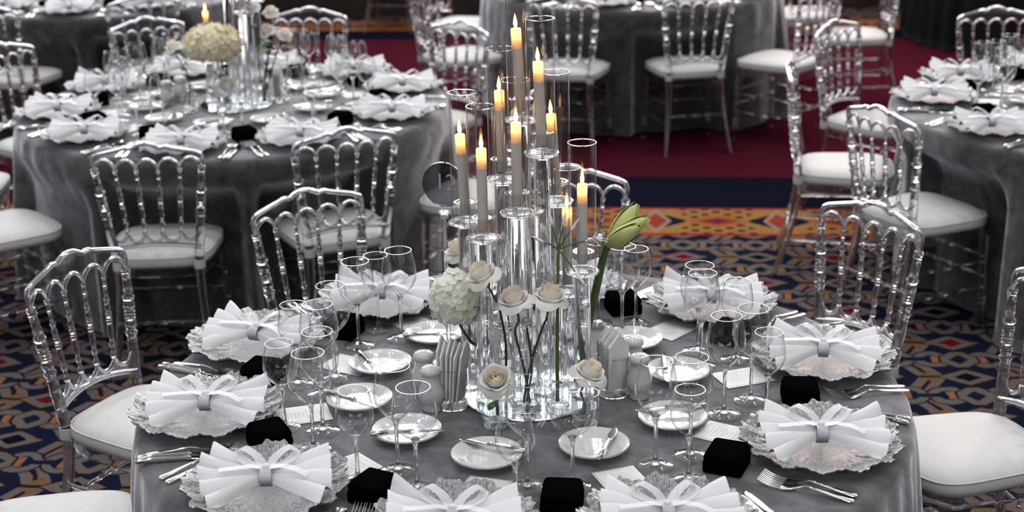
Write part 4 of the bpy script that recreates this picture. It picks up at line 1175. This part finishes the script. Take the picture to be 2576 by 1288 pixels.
for (x, y, side, ang) in ((-.144, 3.300, 'left', 1.2), (.232, 3.352, 'right', .45)):
    inst(HOL, 'napkin_tumbler', 'footed glass tumbler of paper napkins %s of the candles' % side, 'glass', (x, y, TOP + .001), 0, 'paper napkin tumblers')
    ords = ['first', 'second', 'third', 'fourth', 'fifth', 'sixth', 'seventh']
    for k in range(6):
        off = (k - 2.5) * .0085
        o = inst(PN, 'paper_napkin', '%s folded white paper napkin from the left, in the %s tumbler' % (ords[k], side), 'napkin', (x - math.sin(ang) * off, y + math.cos(ang) * off, TOP + .020), ang, 'folded paper napkins', rot=(-.03 * (k - 2.5) + .06, random.uniform(-.05, .05), ang + random.uniform(-.05, .05)), scale=(1, 1, random.uniform(1.10, 1.22)))

# ---- centrepiece of the hydrangea table, out of focus
LX, LY = T['left']
t = thing('mirror_base', 'round mirror plate under the candlesticks on the hydrangea table', 'mirror', (LX, LY, TOP + .0005))
part('mirror', MB().lathe([(0, 0), (.150, 0), (.152, .004), (.150, .008), (0, .008)], 48).mesh('mirror', 'mirror', True, 30), t)
KL = [(LX + .03, LY + .03, .60, 0, 0, 'highest on the hydrangea table'), (LX + .08, LY - .02, .52, 0, 0, 'right of the highest on the hydrangea table'),
      (-1.258, 6.45, .178, 0, 0, 'flaming above the cream hydrangea'), (LX + .10, LY + .06, .42, 0, 0, 'at the rear right of the hydrangea table'),
      (LX + .07, LY - .09, .40, 0, 0, 'at the front of the hydrangea table'), (LX - .02, LY + .09, .46, 0, 0, 'at the rear of the hydrangea table')]
candle_group(TOP + .0085, KL, 'hydrangea table')
hydrangea('big cream hydrangea on the table left of the candles', (-1.195, 6.235, 1.045), (.112, .095, .080), 190, .0175, 'floret_cream', [(-1.175, 6.27, .775), (-1.178, 6.26, .90)], 9)
inst(V3, 'flower_vase', 'slim vase under the cream hydrangea', 'vase', (-1.175, 6.27, ZB), 0, 'clear flower vases')
inst(V1, 'flower_vase', 'clear vase of pale blossoms on the hydrangea table', 'vase', (-1.03, 6.36, ZB), 0, 'clear flower vases')
inst(V2, 'bud_tumbler', 'small glass tumbler with a dark stem, left on the hydrangea table', 'vase', (-1.325, 6.30, TOP + .001), 0, 'clear flower vases')
rose('small cream rose left of the cream hydrangea', (-1.360, 6.28, 1.01), (.2, -.3), [(-1.325, 6.30, .775), (-1.32, 6.30, .9)], .95, ((.45, 2.2, .8),), seed=11)
for k, (x, y, z, lab, rx, ry) in enumerate(((-.985, 6.36, 1.06, 'pale rose lowest in the blossom bunch on the hydrangea table', .5, -.3), (-.93, 6.38, 1.04, 'pale rose rightmost in the blossom bunch on the hydrangea table', .4, .5), (-.975, 6.38, 1.13, 'pale rose highest in the blossom bunch on the hydrangea table', .3, .1), (-1.04, 6.37, 1.15, 'pale rose leftmost in the blossom bunch on the hydrangea table', .4, -.4))):
    rose(lab, (x, y, z), (rx, ry), [(-1.03 + .004 * k, 6.36, .775), (lerp(-1.03, x, .5), 6.36, .92)], .85, ((.72, 1.5 * k, 1.2), (.85, 1.5 * k + 2.5, 1.1)), seed=20 + k)
rose('peach rose low before the candles on the hydrangea table', (-1.15, 6.23, .86), (.6, .1), [(-1.145, 6.26, .775), (-1.147, 6.25, .82)], 1.1, (), seed=31)
inst(V2, 'bud_tumbler', 'small glass tumbler with the peach rose on the hydrangea table', 'vase', (-1.145, 6.26, TOP + .009), 0, 'clear flower vases')
inst(HOL, 'napkin_tumbler', 'glass tumbler of pinkish paper napkins on the hydrangea table', 'glass', (-.975, 6.47, TOP + .001), 0, 'paper napkin tumblers')
for k in range(4):
    inst(PN, 'paper_napkin', '%s paper napkin from the left in the tumbler on the hydrangea table' % ords[k], 'napkin', (-.975 + .009 * (k - 1.5), 6.47, TOP + .02), 1.5, 'folded paper napkins')
inst(SHK, 'salt_shaker', 'white porcelain shaker left of the hydrangea vase', 'shaker', (-1.40, 6.50, TOP + .001), 0, 'white porcelain shakers')
inst(SHK, 'salt_shaker', 'white porcelain shaker beside another, left on the hydrangea table', 'shaker', (-1.44, 6.42, TOP + .001), 0, 'white porcelain shakers')
